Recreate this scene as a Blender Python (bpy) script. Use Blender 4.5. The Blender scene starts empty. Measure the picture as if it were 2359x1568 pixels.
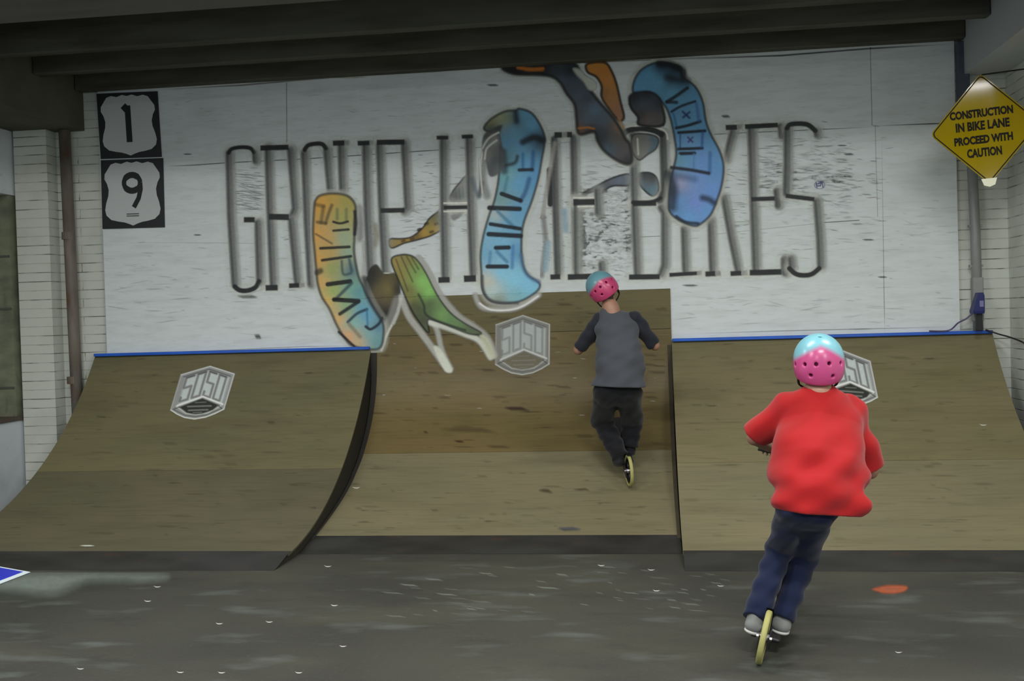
import bpy, math, random
import numpy as np
from mathutils import Vector, Matrix
from math import sin, cos, pi, radians as rad

random.seed(7); rng = np.random.default_rng(7)
S = bpy.context.scene
COL = S.collection

# ------------------------------------------------------------------ camera
W, H = 2359, 1568
YAW, PITCH, ROLL, F = -0.13009, -0.01943, -0.02897, 2500.5
CAM = np.array([0.0, -8.556, 1.45])
cy_, sy_ = cos(YAW), sin(YAW); cp_, sp_ = cos(PITCH), sin(PITCH)
FW = np.array([sy_*cp_, cy_*cp_, sp_])
_r = np.array([cy_, -sy_, 0.0]); _u = np.cross(_r, FW)
c_, s_ = cos(ROLL), sin(ROLL)
RT = c_*_r + s_*_u; UP = -s_*_r + c_*_u
cam_d = bpy.data.cameras.new('camera'); cam = bpy.data.objects.new('camera', cam_d); COL.objects.link(cam)
cam_d.sensor_width = 36; cam_d.lens = F/W*36; cam_d.clip_end = 100
cam.matrix_world = Matrix([[RT[0], UP[0], -FW[0], CAM[0]], [RT[1], UP[1], -FW[1], CAM[1]],
                           [RT[2], UP[2], -FW[2], CAM[2]], [0, 0, 0, 1]])
S.camera = cam

# ------------------------------------------------------------------ world, lights, exposure
S.view_settings.view_transform = 'Standard'; S.view_settings.look = 'None'
S.view_settings.exposure = 0.30; S.view_settings.gamma = 1
w = bpy.data.worlds.new('world'); S.world = w; w.use_nodes = True
w.node_tree.nodes['Background'].inputs[0].default_value = (0.80, 0.92, 1.0, 1)
w.node_tree.nodes['Background'].inputs[1].default_value = 0.55
def unseen_ceiling_light(x, y, z, sx, sy, power, col=(1, .99, .955)):
    l = bpy.data.lights.new('unseen_ceiling_light', 'AREA'); l.shape = 'RECTANGLE'; l.size = sx; l.size_y = sy
    l.energy = power; l.color = col
    o = bpy.data.objects.new('unseen_ceiling_light', l); COL.objects.link(o); o.location = (x, y, z)
    return o
# unseen ceiling lights, bare area lights placed for the wall shading and sign glare
for (x, y, z, p) in [(-3.6, -3.5, 3.62, 46), (-0.6, -3.45, 3.62, 40), (2.0, -3.5, 3.62, 50), (-2.6, -6.4, 3.58, 92), (0.9, -6.4, 3.58, 100), (2.75, -8.6, 3.36, 120), (-1.4, -9.4, 3.4, 90)]:
    unseen_ceiling_light(x, y, z, 1.0 if z == 3.36 else 1.25, .22, p)

# ------------------------------------------------------------------ helpers
LOC = {}
def lin(c):
    c = np.asarray(c, float)/255.0
    return np.where(c <= .04045, c/12.92, ((c+.055)/1.055)**2.4)
def alb(c, k=1.75):
    return np.clip(lin(c)*k, 0.002, .92)
def inv_y(px, py, y):
    d = FW + RT*(px-W/2)/F - UP*(py-H/2)/F
    return CAM + d*((y-CAM[1])/d[1])
def inv_z(px, py, z):
    d = FW + RT*(px-W/2)/F - UP*(py-H/2)/F
    return CAM + d*((z-CAM[2])/d[2])
def label(o, lab=None, cat=None, group=None, kind=None):
    if lab: o['label'] = lab
    if cat: o['category'] = cat
    if group: o['group'] = group
    if kind: o['kind'] = kind
    return o
def empty(name, loc, lab=None, cat=None, group=None):
    o = bpy.data.objects.new(name, None); COL.objects.link(o); o.location = tuple(loc); o.empty_display_size = .1
    LOC[o.name] = np.array(loc, float)
    return label(o, lab, cat, group)
def mesh(name, V, Fc, mat, parent=None, smooth=False, cols=None, lab=None, kind=None, cat=None, group=None, org=None):
    """V in world coordinates; stored relative to the object's own origin"""
    V = np.asarray(V, float)
    pl = LOC[parent.name] if parent is not None else np.zeros(3)
    o_w = np.array(org, float) if org is not None else pl
    me = bpy.data.meshes.new(name)
    me.from_pydata((V-o_w).tolist(), [], [list(map(int, f)) for f in Fc])
    if mat: me.materials.append(mat)
    if smooth: me.polygons.foreach_set('use_smooth', [True]*len(me.polygons))
    if cols is not None:
        at = me.color_attributes.new('Col', 'FLOAT_COLOR', 'POINT')
        at.data.foreach_set('color', np.asarray(cols, np.float32).ravel())
    me.update()
    o = bpy.data.objects.new(name, me); COL.objects.link(o)
    if parent is not None:
        o.parent = parent; o.location = tuple(o_w-pl)
    else:
        o.location = tuple(o_w)
    LOC[o.name] = o_w
    label(o, lab, cat, group, kind)
    return o
class MB:
    def __init__(s): s.V = []; s.F = []
    def add(s, V, Fc):
        n = len(s.V); s.V += [tuple(v) for v in V]; s.F += [tuple(i+n for i in f) for f in Fc]; return s
    def box(s, a, b, bev=0):
        x0, y0, z0 = [min(p, q) for p, q in zip(a, b)]; x1, y1, z1 = [max(p, q) for p, q in zip(a, b)]
        if bev <= 0:
            V = [(x0,y0,z0),(x1,y0,z0),(x1,y1,z0),(x0,y1,z0),(x0,y0,z1),(x1,y0,z1),(x1,y1,z1),(x0,y1,z1)]
            return s.add(V, [(0,3,2,1),(4,5,6,7),(0,1,5,4),(1,2,6,5),(2,3,7,6),(3,0,4,7)])
        V = []; idx = {}
        X = (x0, x1); Y = (y0, y1); Z = (z0, z1)
        for i in (0,1):
            for j in (0,1):
                for k in (0,1):
                    sx, sy, sz = (1-2*i), (1-2*j), (1-2*k)
                    for ax in range(3):
                        p = [X[i]+sx*bev, Y[j]+sy*bev, Z[k]+sz*bev]
                        p[ax] = (X[i], Y[j], Z[k])[ax]
                        idx[(i,j,k,ax)] = len(V); V.append(tuple(p))
        Fc = []
        for ax in range(3):
            o1, o2 = [a_ for a_ in range(3) if a_ != ax]
            for sd in (0,1):
                q = []
                for (p, r) in ((0,0),(1,0),(1,1),(0,1)):
                    t = [0,0,0]; t[ax] = sd; t[o1] = p; t[o2] = r; q.append(idx[(*t, ax)])
                Fc.append(tuple(q))
        for ax in range(3):
            o1, o2 = [a_ for a_ in range(3) if a_ != ax]
            for p in (0,1):
                for r in (0,1):
                    t0 = [0,0,0]; t1 = [0,0,0]
                    t0[o1] = t1[o1] = p; t0[o2] = t1[o2] = r; t0[ax] = 0; t1[ax] = 1
                    Fc.append((idx[(*t0,o1)], idx[(*t1,o1)], idx[(*t1,o2)], idx[(*t0,o2)]))
        for i in (0,1):
            for j in (0,1):
                for k in (0,1): Fc.append((idx[(i,j,k,0)], idx[(i,j,k,1)], idx[(i,j,k,2)]))
        return s.add(V, Fc)
    def tube(s, pts, r, n=12, cap=True, closed=False):
        P = [np.array(p, float) for p in pts]; m = len(P)
        rs = r if hasattr(r, '__len__') else [r]*m
        V = []; prev = None
        for i in range(m):
            if closed: t = P[(i+1) % m]-P[i-1]
            else: t = P[min(i+1, m-1)]-P[max(i-1, 0)]
            t = t/ (np.linalg.norm(t)+1e-12)
            if prev is None:
                a = np.array([0,0,1.]) if abs(t[2]) < .9 else np.array([1.,0,0])
                u = np.cross(t, a)
            else: u = prev - t*np.dot(prev, t)
            u /= np.linalg.norm(u)+1e-12; prev = u; v = np.cross(t, u)
            for k in range(n):
                a = 2*pi*k/n; V.append(P[i]+rs[i]*(cos(a)*u+sin(a)*v))
        Fc = []
        for i in range(m if closed else m-1):
            j = (i+1) % m
            for k in range(n):
                k2 = (k+1) % n; Fc.append((i*n+k, j*n+k, j*n+k2, i*n+k2))
        if cap and not closed:
            Fc.append(tuple(range(n))); Fc.append(tuple((m-1)*n+k for k in reversed(range(n))))
        return s.add(V, Fc)
    def prism_x(s, prof, x0, x1):
        n = len(prof)
        V = [(x0, y, z) for y, z in prof]+[(x1, y, z) for y, z in prof]
        Fc = [(i, (i+1) % n, n+(i+1) % n, n+i) for i in range(n)]
        Fc += [tuple(reversed(range(n))), tuple(range(n, 2*n))]
        return s.add(V, Fc)
    def make(s, name, mat, parent=None, **k): return mesh(name, s.V, s.F, mat, parent, **k)
def fix_normals(o):
    import bmesh
    bm = bmesh.new(); bm.from_mesh(o.data); bmesh.ops.recalc_face_normals(bm, faces=bm.faces); bm.to_mesh(o.data); bm.free(); return o

# ------------------------------------------------------------------ materials
def new_mat(name):
    m = bpy.data.materials.new(name); m.use_nodes = True
    nt = m.node_tree; b = nt.nodes['Principled BSDF']; return m, nt, b
def simple(name, col, rough=.6, metal=0, spec=.5, bump=0, bscale=40, var=0):
    m, nt, b = new_mat(name)
    b.inputs['Roughness'].default_value = rough; b.inputs['Metallic'].default_value = metal
    b.inputs['Specular IOR Level'].default_value = spec
    col = tuple(float(x) for x in col[:3])
    b.inputs['Base Color'].default_value = (*col, 1)
    if bump or var:
        tc = nt.nodes.new('ShaderNodeTexCoord'); no = nt.nodes.new('ShaderNodeTexNoise')
        no.inputs['Scale'].default_value = bscale; no.inputs['Detail'].default_value = 6
        nt.links.new(tc.outputs['Object'], no.inputs['Vector'])
        if var:
            mx = nt.nodes.new('ShaderNodeMix'); mx.data_type = 'RGBA'
            mx.inputs['A'].default_value = (*[x*(1-var) for x in col], 1); mx.inputs['B'].default_value = (*[min(1, x*(1+var)) for x in col], 1)
            nt.links.new(no.outputs['Fac'], mx.inputs['Factor']); nt.links.new(mx.outputs['Result'], b.inputs['Base Color'])
        if bump:
            bp = nt.nodes.new('ShaderNodeBump'); bp.inputs['Strength'].default_value = bump; bp.inputs['Distance'].default_value = .01
            nt.links.new(no.outputs['Fac'], bp.inputs['Height']); nt.links.new(bp.outputs['Normal'], b.inputs['Normal'])
    return m
def streaky(name, base, layers, rough=.6, spec=.4, bump=.1, metal=0):
    """layers: (colour, scale xyz, noise scale, lo, hi, amount[, detail])"""
    m, nt, b = new_mat(name); L = nt.links
    b.inputs['Roughness'].default_value = rough; b.inputs['Specular IOR Level'].default_value = spec; b.inputs['Metallic'].default_value = metal
    tc = nt.nodes.new('ShaderNodeTexCoord')
    cur = None; last = None
    for i, ly in enumerate(layers):
        col, sc, ns, lo, hi, amt = ly[:6]
        mp = nt.nodes.new('ShaderNodeMapping'); mp.inputs['Scale'].default_value = sc; mp.inputs['Location'].default_value = (i*3.7, i*1.3, i*2.1)
        L.new(tc.outputs['Object'], mp.inputs['Vector'])
        no = nt.nodes.new('ShaderNodeTexNoise'); no.inputs['Scale'].default_value = ns; no.inputs['Detail'].default_value = ly[6] if len(ly) > 6 else 5
        L.new(mp.outputs['Vector'], no.inputs['Vector'])
        rp = nt.nodes.new('ShaderNodeMapRange'); rp.inputs['From Min'].default_value = lo; rp.inputs['From Max'].default_value = hi; rp.inputs['To Max'].default_value = amt
        L.new(no.outputs['Fac'], rp.inputs['Value'])
        mx = nt.nodes.new('ShaderNodeMix'); mx.data_type = 'RGBA'
        L.new(rp.outputs['Result'], mx.inputs['Factor'])
        if cur is None: mx.inputs['A'].default_value = (*base, 1)
        else: L.new(cur, mx.inputs['A'])
        mx.inputs['B'].default_value = (*col, 1)
        cur = mx.outputs['Result']; last = no
    L.new(cur, b.inputs['Base Color'])
    if bump:
        bp = nt.nodes.new('ShaderNodeBump'); bp.inputs['Strength'].default_value = bump; bp.inputs['Distance'].default_value = .005
        L.new(last.outputs['Fac'], bp.inputs['Height']); L.new(bp.outputs['Normal'], b.inputs['Normal'])
    return m
def paint_mat(name, rough=.55, spec=.3):
    m, nt, b = new_mat(name); L = nt.links
    b.inputs['Roughness'].default_value = rough; b.inputs['Specular IOR Level'].default_value = spec
    at = nt.nodes.new('ShaderNodeAttribute'); at.attribute_name = 'Col'
    L.new(at.outputs['Color'], b.inputs['Base Color']); L.new(at.outputs['Alpha'], b.inputs['Alpha'])
    return m
PAINT = paint_mat('spray_paint')
M_board = streaky('white_board_paint', alb((170,176,177)), [
    (alb((150,154,152)), (1,1,6), 3.5, .45, .75, .5), (alb((138,142,140)), (3,1,22), 3, .56, .78, .42),
    (alb((120,124,122)), (.8,1,1.1), 1.1, .55, .8, .35)], rough=.55)
def brick_mat(name, flip=False):
    m, nt, b = new_mat(name); L = nt.links
    b.inputs['Roughness'].default_value = .7; b.inputs['Specular IOR Level'].default_value = .3
    tc = nt.nodes.new('ShaderNodeTexCoord'); sp = nt.nodes.new('ShaderNodeSeparateXYZ'); cb = nt.nodes.new('ShaderNodeCombineXYZ')
    L.new(tc.outputs['Object'], sp.inputs['Vector']); L.new(sp.outputs['Y' if flip else 'X'], cb.inputs['X']); L.new(sp.outputs['Z'], cb.inputs['Y'])
    br = nt.nodes.new('ShaderNodeTexBrick'); br.inputs['Scale'].default_value = 1
    br.inputs['Brick Width'].default_value = 1.9; br.inputs['Row Height'].default_value = .075; br.inputs['Mortar Size'].default_value = .0045; br.inputs['Mortar Smooth'].default_value = .6
    L.new(cb.outputs['Vector'], br.inputs['Vector'])
    no = nt.nodes.new('ShaderNodeTexNoise'); no.inputs['Scale'].default_value = 5; no.inputs['Detail'].default_value = 4; mpn = nt.nodes.new('ShaderNodeMapping'); mpn.inputs['Scale'].default_value = (.9, .9, 2.6); L.new(tc.outputs['Object'], mpn.inputs['Vector']); L.new(mpn.outputs['Vector'], no.inputs['Vector'])
    mr = nt.nodes.new('ShaderNodeMapRange'); mr.inputs['From Min'].default_value = .46; mr.inputs['From Max'].default_value = .62; mr.inputs['To Max'].default_value = .85
    L.new(no.outputs['Fac'], mr.inputs['Value'])
    mu = nt.nodes.new('ShaderNodeMath'); mu.operation = 'MULTIPLY'; L.new(br.outputs['Fac'], mu.inputs[0]); L.new(mr.outputs['Result'], mu.inputs[1])
    mx = nt.nodes.new('ShaderNodeMix'); mx.data_type = 'RGBA'; mx.inputs['A'].default_value = (*alb((160,163,156)), 1); mx.inputs['B'].default_value = (*alb((62,62,52)), 1)
    L.new(mu.outputs['Value'], mx.inputs['Factor'])
    n2 = nt.nodes.new('ShaderNodeTexNoise'); n2.inputs['Scale'].default_value = 3; n2.inputs['Detail'].default_value = 8; L.new(tc.outputs['Object'], n2.inputs['Vector'])
    r2 = nt.nodes.new('ShaderNodeMapRange'); r2.inputs['From Min'].default_value = .5; r2.inputs['From Max'].default_value = .8; r2.inputs['To Max'].default_value = .5; L.new(n2.outputs['Fac'], r2.inputs['Value'])
    m2 = nt.nodes.new('ShaderNodeMix'); m2.data_type = 'RGBA'; L.new(r2.outputs['Result'], m2.inputs['Factor']); L.new(mx.outputs['Result'], m2.inputs['A']); m2.inputs['B'].default_value = (*alb((130,130,118)), 1)
    L.new(m2.outputs['Result'], b.inputs['Base Color'])
    bp = nt.nodes.new('ShaderNodeBump'); bp.inputs['Strength'].default_value = .6; bp.inputs['Distance'].default_value = .01; bp.invert = True
    L.new(br.outputs['Fac'], bp.inputs['Height']); L.new(bp.outputs['Normal'], b.inputs['Normal'])
    return m
M_brick = brick_mat('white_brick'); M_brick_y = brick_mat('white_brick_side', True)
M_plaster = streaky('white_plaster', alb((160,166,170)), [(alb((120,124,126)), (1,1,1), 2.5, .55, .8, .6), (alb((90,92,90)), (2,2,4), 3, .64, .8, .5)], rough=.7)
M_block = streaky('dull_block', alb((96,100,82)), [(alb((64,68,60)), (1,1,2), 5, .4, .7, .7), (alb((60,64,56)), (1,1,.6), 9, .6, .75, .6)], rough=.6)
M_joist = streaky('old_dark_timber', alb((54,54,48), 2.6), [(alb((34,33,28), 2.3), (.6,4,4), 2, .4, .7, .8), (alb((70,66,52), 2.0), (.4,6,6), 3, .6, .8, .4)], rough=.8, spec=.15)
M_deckc = streaky('ceiling_deck', alb((46,46,42), 1.8), [(alb((30,30,27), 1.6), (1,3,1), 2, .4, .7, .8)], rough=.85, spec=.1)
M_greybeam = streaky('grey_beam_paint', alb((66,66,62), 2.6), [(alb((50,50,46), 2.6), (.4,2,2), 2, .4, .7, .7)], rough=.75, spec=.15)
M_beamL = streaky('olive_beam_paint', alb((66,66,56), 2.2), [(alb((42,42,36), 2.2), (2,1,1), 1.6, .4, .75, .7)], rough=.8, spec=.15)
M_beamR = streaky('white_beam_paint', alb((150,154,156), 1.5), [(alb((170,150,135), 1.5), (2,.6,3), 2, .55, .75, .5)], rough=.6)
M_floor = streaky('worn_asphalt_floor', alb((88,88,78), .50), [
    (alb((64,65,60), .54), (1,.9,1), .8, .35, .68, .85, 3), (alb((108,107,90), .54), (.7,1.6,1), 1.1, .52, .8, .6, 4),
    (alb((118,126,122), .62), (1.2,3,1), 2.0, .57, .76, .6, 8), (alb((50,51,47), .54), (1,2.4,1), 3.1, .58, .78, .5, 8),
    (alb((112,112,104), .54), (1,1,1), 55, .55, .8, .35, 2)], rough=.62, spec=.4, bump=.25)
def ply(name, base, dark, green, amt=.6, k=1.0):
    return streaky(name, alb(base, k), [
        (alb(green, k), (.7,1,1), 2.2, .4, .7, amt, 3), (alb(dark, k), (.35,1.6,1.6), 3.0, .5, .76, amt, 6),
        (alb(tuple(x*.72 for x in base), k), (.7,9,9), 5, .5, .8, .5, 6), (alb(tuple(x*.5 for x in base), k), (1.3,5,5), 4.2, .66, .76, .6, 4),
        (alb((150,142,116), k), (.5,22,22), 6, .55, .85, .25, 4)], rough=.5, spec=.35, bump=.08)
M_plyA = ply('worn_plywood', (122,113,84), (92,84,58), (106,106,72), k=1.02)
M_plyB = ply('sealed_plywood', (128,120,92), (102,95,71), (112,112,86), .5, k=.96)
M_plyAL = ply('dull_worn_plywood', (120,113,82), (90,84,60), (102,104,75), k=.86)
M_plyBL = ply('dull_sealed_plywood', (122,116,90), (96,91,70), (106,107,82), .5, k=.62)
M_plyC = ply('orange_plywood', (126,110,70), (90,77,46), (112,101,60), .6, k=.80)
M_plyD = ply('green_tinged_plywood', (112,101,64), (84,77,49), (104,99,62), .7, k=.9)
M_side = streaky('dark_ramp_side', alb((40,38,32), 1.5), [(alb((72,62,46), 1.5), (3,3,1), 2, .6, .8, .5)], rough=.8, spec=.2)
M_kick = streaky('rusty_steel_plate', alb((60,59,58), .85), [(alb((42,40,36), .6), (1,2,2), 2.5, .4, .7, .8), (alb((100,62,38), 1.0), (1,3,3), 3.2, .60, .76, .6, 7)], rough=.45, spec=.5, metal=.25, bump=.15)
M_coping = streaky('blue_coping_paint', alb((26,74,160), 1.8), [(alb((18,50,120), 1.8), (1,1,1), 3, .4, .7, .7)], rough=.25, spec=.6, bump=0)
M_black = simple('black_paint', (.012,.012,.014), .5)
M_conduit = simple('grey_conduit', alb((112,114,112)), .5, .2, bump=.1, var=.2, bscale=12)
M_conduitD = simple('dark_channel', alb((58,64,76)), .6, .1, var=.3, bscale=14)
M_rust = streaky('rusty_brown_pipe', alb((104,98,90), 1.5), [(alb((70,62,54), 1.5), (3,3,.8), 2.5, .4, .65, .8), (alb((84,52,36), 1.5), (2,2,1.2), 3, .6, .75, .8)], rough=.6)

# ------------------------------------------------------------------ key dimensions
ZC, ZT = 1.2549, 3.437                  # coping height, underside of the joists
YF, YC = -2.375, -1.933                 # toe of the side ramps, toe of the middle ramp
XLL, XL, XR, XRR = -4.636, -2.270, 0.1375, 2.519
KA, KB, RR, S0 = 0.2534, 0.0433, 2.8506, 0.076
XWL, XWR = -5.25, 2.66                  # side walls

# side profile
cyy = YF+KA-RR*sin(S0); czz = KB+RR*cos(S0)
phi1 = math.acos((czz-(ZC-.012))/RR)
PS = [(cyy+RR*sin(p), czz-RR*cos(p)) for p in np.linspace(S0, phi1, 40)]
sh = -.012-PS[-1][0]
PS = [(y+sh*(i/39.0), z) for i, (y, z) in enumerate(PS)]
# middle profile
key = [(YC+KA, KB), (-1.45,.088), (-1.229,.139), (-1.0,.200), (-.803,.268), (-.64,.345), (-.5,.42), (-.37,.515), (-.266,.605), (-.17,.71), (-.10,.82), (-.052,.93), (-.024,1.05), (-.014,1.18), (-.012,1.35), (-.012,1.655)]
def catmull(P, n=6, closed=False):
    P = [np.array(p, float) for p in P]; m = len(P); out = []
    rngi = range(m if closed else m-1)
    for i in rngi:
        p0 = P[i-1] if (closed or i > 0) else P[0]; p1 = P[i]; p2 = P[(i+1) % m]
        p3 = P[(i+2) % m] if (closed or i+2 < m) else P[-1]
        for k in range(n):
            t = k/n; out.append(.5*((2*p1)+(-p0+p2)*t+(2*p0-5*p1+4*p2-p3)*t*t+(-p0+3*p1-3*p2+p3)*t**3))
    if not closed: out.append(P[-1])
    return out
PC = [tuple(p) for p in catmull(key, 4)]

# ------------------------------------------------------------------ structure
def struct(name, mb, mat, **k):
    o = mb.make(name, mat, **k); o['kind'] = 'structure'; return o
floor = struct('floor', MB().box((-7.5,-12,-.1), (6.5,.4,0)), M_floor)
struct('ceiling', MB().box((-7.5,-12,3.78), (6.5,.4,3.86)), M_deckc)
struct('wall_back', MB().box((-5.6,.035,0), (3.0,.3,3.78)), M_brick)
board = struct('wall_board', MB().box((-4.537,0,.0), (2.29,.034,3.60)), M_board)
board['label'] = 'white painted board sheets covering the back wall'
# left wall with a blocked window opening
zs, zl = .735, 2.60
wl = MB().box((-5.65,-7,0), (XWL,.035,zs)).box((-5.65,-7,zl), (XWL,.035,3.78)).box((-5.65,-.06,zs), (XWL,.035,zl)).box((-5.65,-7,zs), (XWL,-3.2,zl))
struct('wall_left', wl, M_plaster)
struct('window_1', MB().box((-5.62,-3.2,zs), (-5.50,-.06,zl)).box((-5.64,-.17,zs), (-5.262,-.062,zl)), M_block)
g = MB()
for row in (590, 711, 893):
    z = float(inv_y(20, row, -.17)[2]); g.box((-5.64,-.176,z-.009), (-5.268,-.165,z+.009))
struct('trim_1', g, simple('dark_joint', alb((60,62,56)), .8))
struct('trim_2', MB().box((-5.50,-3.2,zs-.005), (XWL+.012,-.06,zs+.03)), simple('rusty_sill', alb((62,54,46)), .7, var=.3))
struct('wall_left_pier', MB().box((XWL+.02,-.12,0), (-4.94,.035,3.2)), M_brick)
struct('wall_right', MB().box((XWR,-7,0), (3.2,.035,3.78)), M_brick_y)
# ceiling beams along the side walls
beamL = MB().box((-5.65,-7,3.13), (-4.68,.03,3.78)).make('ceiling_beam', M_beamL)
beamR = MB().box((2.345,-7,3.18), (3.1,.03,3.78)).make('ceiling_beam', M_beamR)
label(beamL, 'dark olive painted beam along the left side wall under the ceiling', 'beam')
label(beamR, 'pale grey white beam above the yellow diamond sign', 'beam')
# joists across the hall
jl = [(-.06, 'dark timber joist against the top of the mural wall'), (-.67, 'dark timber joist, second from the mural wall'),
      (-1.26, 'dark timber joist, third from the mural wall')]
for y, lb in jl:
    xr = 2.34
    o = MB().box((-4.675,y-.055,ZT), (xr,y+.045,3.775), .006).make('ceiling_joist', M_joist)
    label(o, lb, 'beam', 'dark joists across the ceiling')
o = MB().box((-4.675,-2.75,ZT), (2.34,-2.03,3.775), .01).make('ceiling_beam', M_greybeam)
label(o, 'broad grey beam crossing the very top of the picture', 'beam')

# ------------------------------------------------------------------ ramps
def offset(P, d):
    out = []
    for i in range(len(P)):
        a = np.array(P[max(i-1,0)]); b = np.array(P[min(i+1,len(P)-1)]); t = b-a; t /= np.linalg.norm(t)
        out.append((P[i][0]+t[1]*d, P[i][1]-t[0]*d))
    return out
def arcpos(P):
    s = [0]
    for i in range(1, len(P)): s.append(s[-1]+math.dist(P[i-1], P[i]))
    return s
def cut(P, s0, s1):
    S_ = arcpos(P); out = []
    def at(s):
        return (float(np.interp(s, S_, [p[0] for p in P])), float(np.interp(s, S_, [p[1] for p in P])))
    out.append(at(s0)); out += [P[i] for i in range(len(P)) if s0+1e-4 < S_[i] < s1-1e-4]; out.append(at(s1)); return out
def hit_profile(px, py, P):
    d = FW + RT*(px-W/2)/F - UP*(py-H/2)/F
    for i in range(len(P)-1):
        (y0, z0), (y1, z1) = P[i], P[i+1]
        # ray yz: CAM + d t ; solve for segment param
        A = np.array([[d[1], -(y1-y0)], [d[2], -(z1-z0)]])
        if abs(np.linalg.det(A)) < 1e-12: continue
        t, s = np.linalg.solve(A, [y0-CAM[1], z0-CAM[2]])
        if -1e-6 <= s <= 1+1e-6: return CAM+d*t, arcpos(P)[i]+s*math.dist(P[i], P[i+1])
    return None, None
def make_ramp(lab, x0, x1, P, yf, seams, mats, group, coping=True, sides=(True, True)):
    base = np.array([(x0+x1)/2, yf, 0.0])
    r = empty('quarter_pipe', base, lab, 'ramp', group)
    inner = offset(P, .012)
    back = min(P[-1][0], -.004)
    body = [(yf+.02, 0.002)]+[(y, max(z, .004)) for y, z in inner]+[(-.003 if inner[-1][0] > -.003 else inner[-1][0], inner[-1][1]), (-.003, .002)]
    body = [(min(y, -.002), z) for y, z in body]
    fix_normals(MB().prism_x(body, x0+.004, x1-.004).make('side_frame', M_side, r))
    S_ = arcpos(P); ss = [0]+seams+[S_[-1]]
    for i in range(len(ss)-1):
        seg = cut(P, ss[i]+(.0015 if i else 0), ss[i+1]-.0015)
        low = offset(seg, .0115)
        fix_normals(MB().prism_x([(min(y,-.0015), z) for y, z in seg+low[::-1]], x0, x1).make('plywood_sheet', mats[i], r))
    # steel toe plate, lapping over the first sheet
    a = (yf, .001); b = P[0]; c = cut(P, 0, .05)[-1]
    top = [a, (b[0], b[1]+.004), (c[0], c[1]+.004)]
    fix_normals(MB().prism_x(top+[(c[0], c[1]+.001), (b[0], b[1]+.0005), (yf+.02, .001)], x0+.002, x1-.002).make('toe_plate', M_kick, r))
    if coping:
        MB().box((x0+.003,-.045,ZC-.014), (x1-.003,-.0015,ZC+.010), .004).make('coping', M_coping, r, lab='blue painted steel coping')
    return r
_, sL = hit_profile(400, 1083, PS); _, sR = hit_profile(1900, 1062, PS)
_, sC1 = hit_profile(1200, 1040, PC); _, sC2 = hit_profile(1200, 766, PC)
GR = 'plywood quarter pipes along the mural wall'
rampL = make_ramp('left plywood quarter pipe beneath the painted numbers, with blue coping', XLL, XL, PS, YF, [sL], [M_plyBL, M_plyAL], GR)
rampC = make_ramp('middle plywood quarter pipe, set back and taller, without blue coping', XL+.002, XR-.002, PC, YC, [sC1, sC2], [M_plyB, M_plyC, M_plyD], GR, coping=False)
rampR = make_ramp('right plywood quarter pipe behind the rider in red, with blue coping', XR, XRR, PS, YF, [sR], [M_plyB, M_plyA], GR)
# dark strips laid on the middle ramp beside its neighbours, wider towards the top
def edge_strip(xa, wtop, wbot, sgn, gc=(36,33,28)):
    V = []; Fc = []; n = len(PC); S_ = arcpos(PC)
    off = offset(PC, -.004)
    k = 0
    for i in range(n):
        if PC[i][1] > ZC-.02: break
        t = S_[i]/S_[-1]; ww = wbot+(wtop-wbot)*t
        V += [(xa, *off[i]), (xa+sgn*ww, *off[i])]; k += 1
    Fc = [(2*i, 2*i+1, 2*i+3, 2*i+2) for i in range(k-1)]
    return mesh('edge_strip', V, Fc, simple('dark_edge_strip', alb(gc, 1.4), .8, var=.4, bscale=8), rampC)
edge_strip(XL+.003, .055, .012, 1); edge_strip(XR-.003, .035, .022, -1, (60,54,40))

# ------------------------------------------------------------------ painting on surfaces
PW = [(y, z) for y, z in PC] + [(-.0005, 1.6555), (-.0005, 3.6)]
def surf(px, py, prof, off):
    """cast the points of a drawing onto a profile extruded along x, lift them by off"""
    d = FW[None]+RT[None]*((px.ravel()-W/2)/F)[:, None]-UP[None]*((py.ravel()-H/2)/F)[:, None]
    best = np.full(len(d), 1e9); P = np.zeros((len(d), 3)); N = np.zeros((len(d), 3))
    for i in range(len(prof)-1):
        (y0, z0), (y1, z1) = prof[i], prof[i+1]
        ty, tz = y1-y0, z1-z0; L_ = math.hypot(ty, tz)
        if L_ < 1e-9: continue
        ny, nz = -tz/L_, ty/L_
        den = d[:, 1]*ny+d[:, 2]*nz
        t = ((y0-CAM[1])*ny+(z0-CAM[2])*nz)/np.where(abs(den) < 1e-9, 1e-9, den)
        q = CAM[None]+d*t[:, None]
        s = ((q[:, 1]-y0)*ty+(q[:, 2]-z0)*tz)/(L_*L_)
        ok = (s >= -1e-4) & (s <= 1.0001) & (t > 0) & (t < best)
        best[ok] = t[ok]; P[ok] = q[ok]; N[ok] = (0, ny, nz)
    P += N*off; P[best > 1e8] = np.nan
    return P
WALL = [(0, 0.0), (0, 4.0)]
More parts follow.
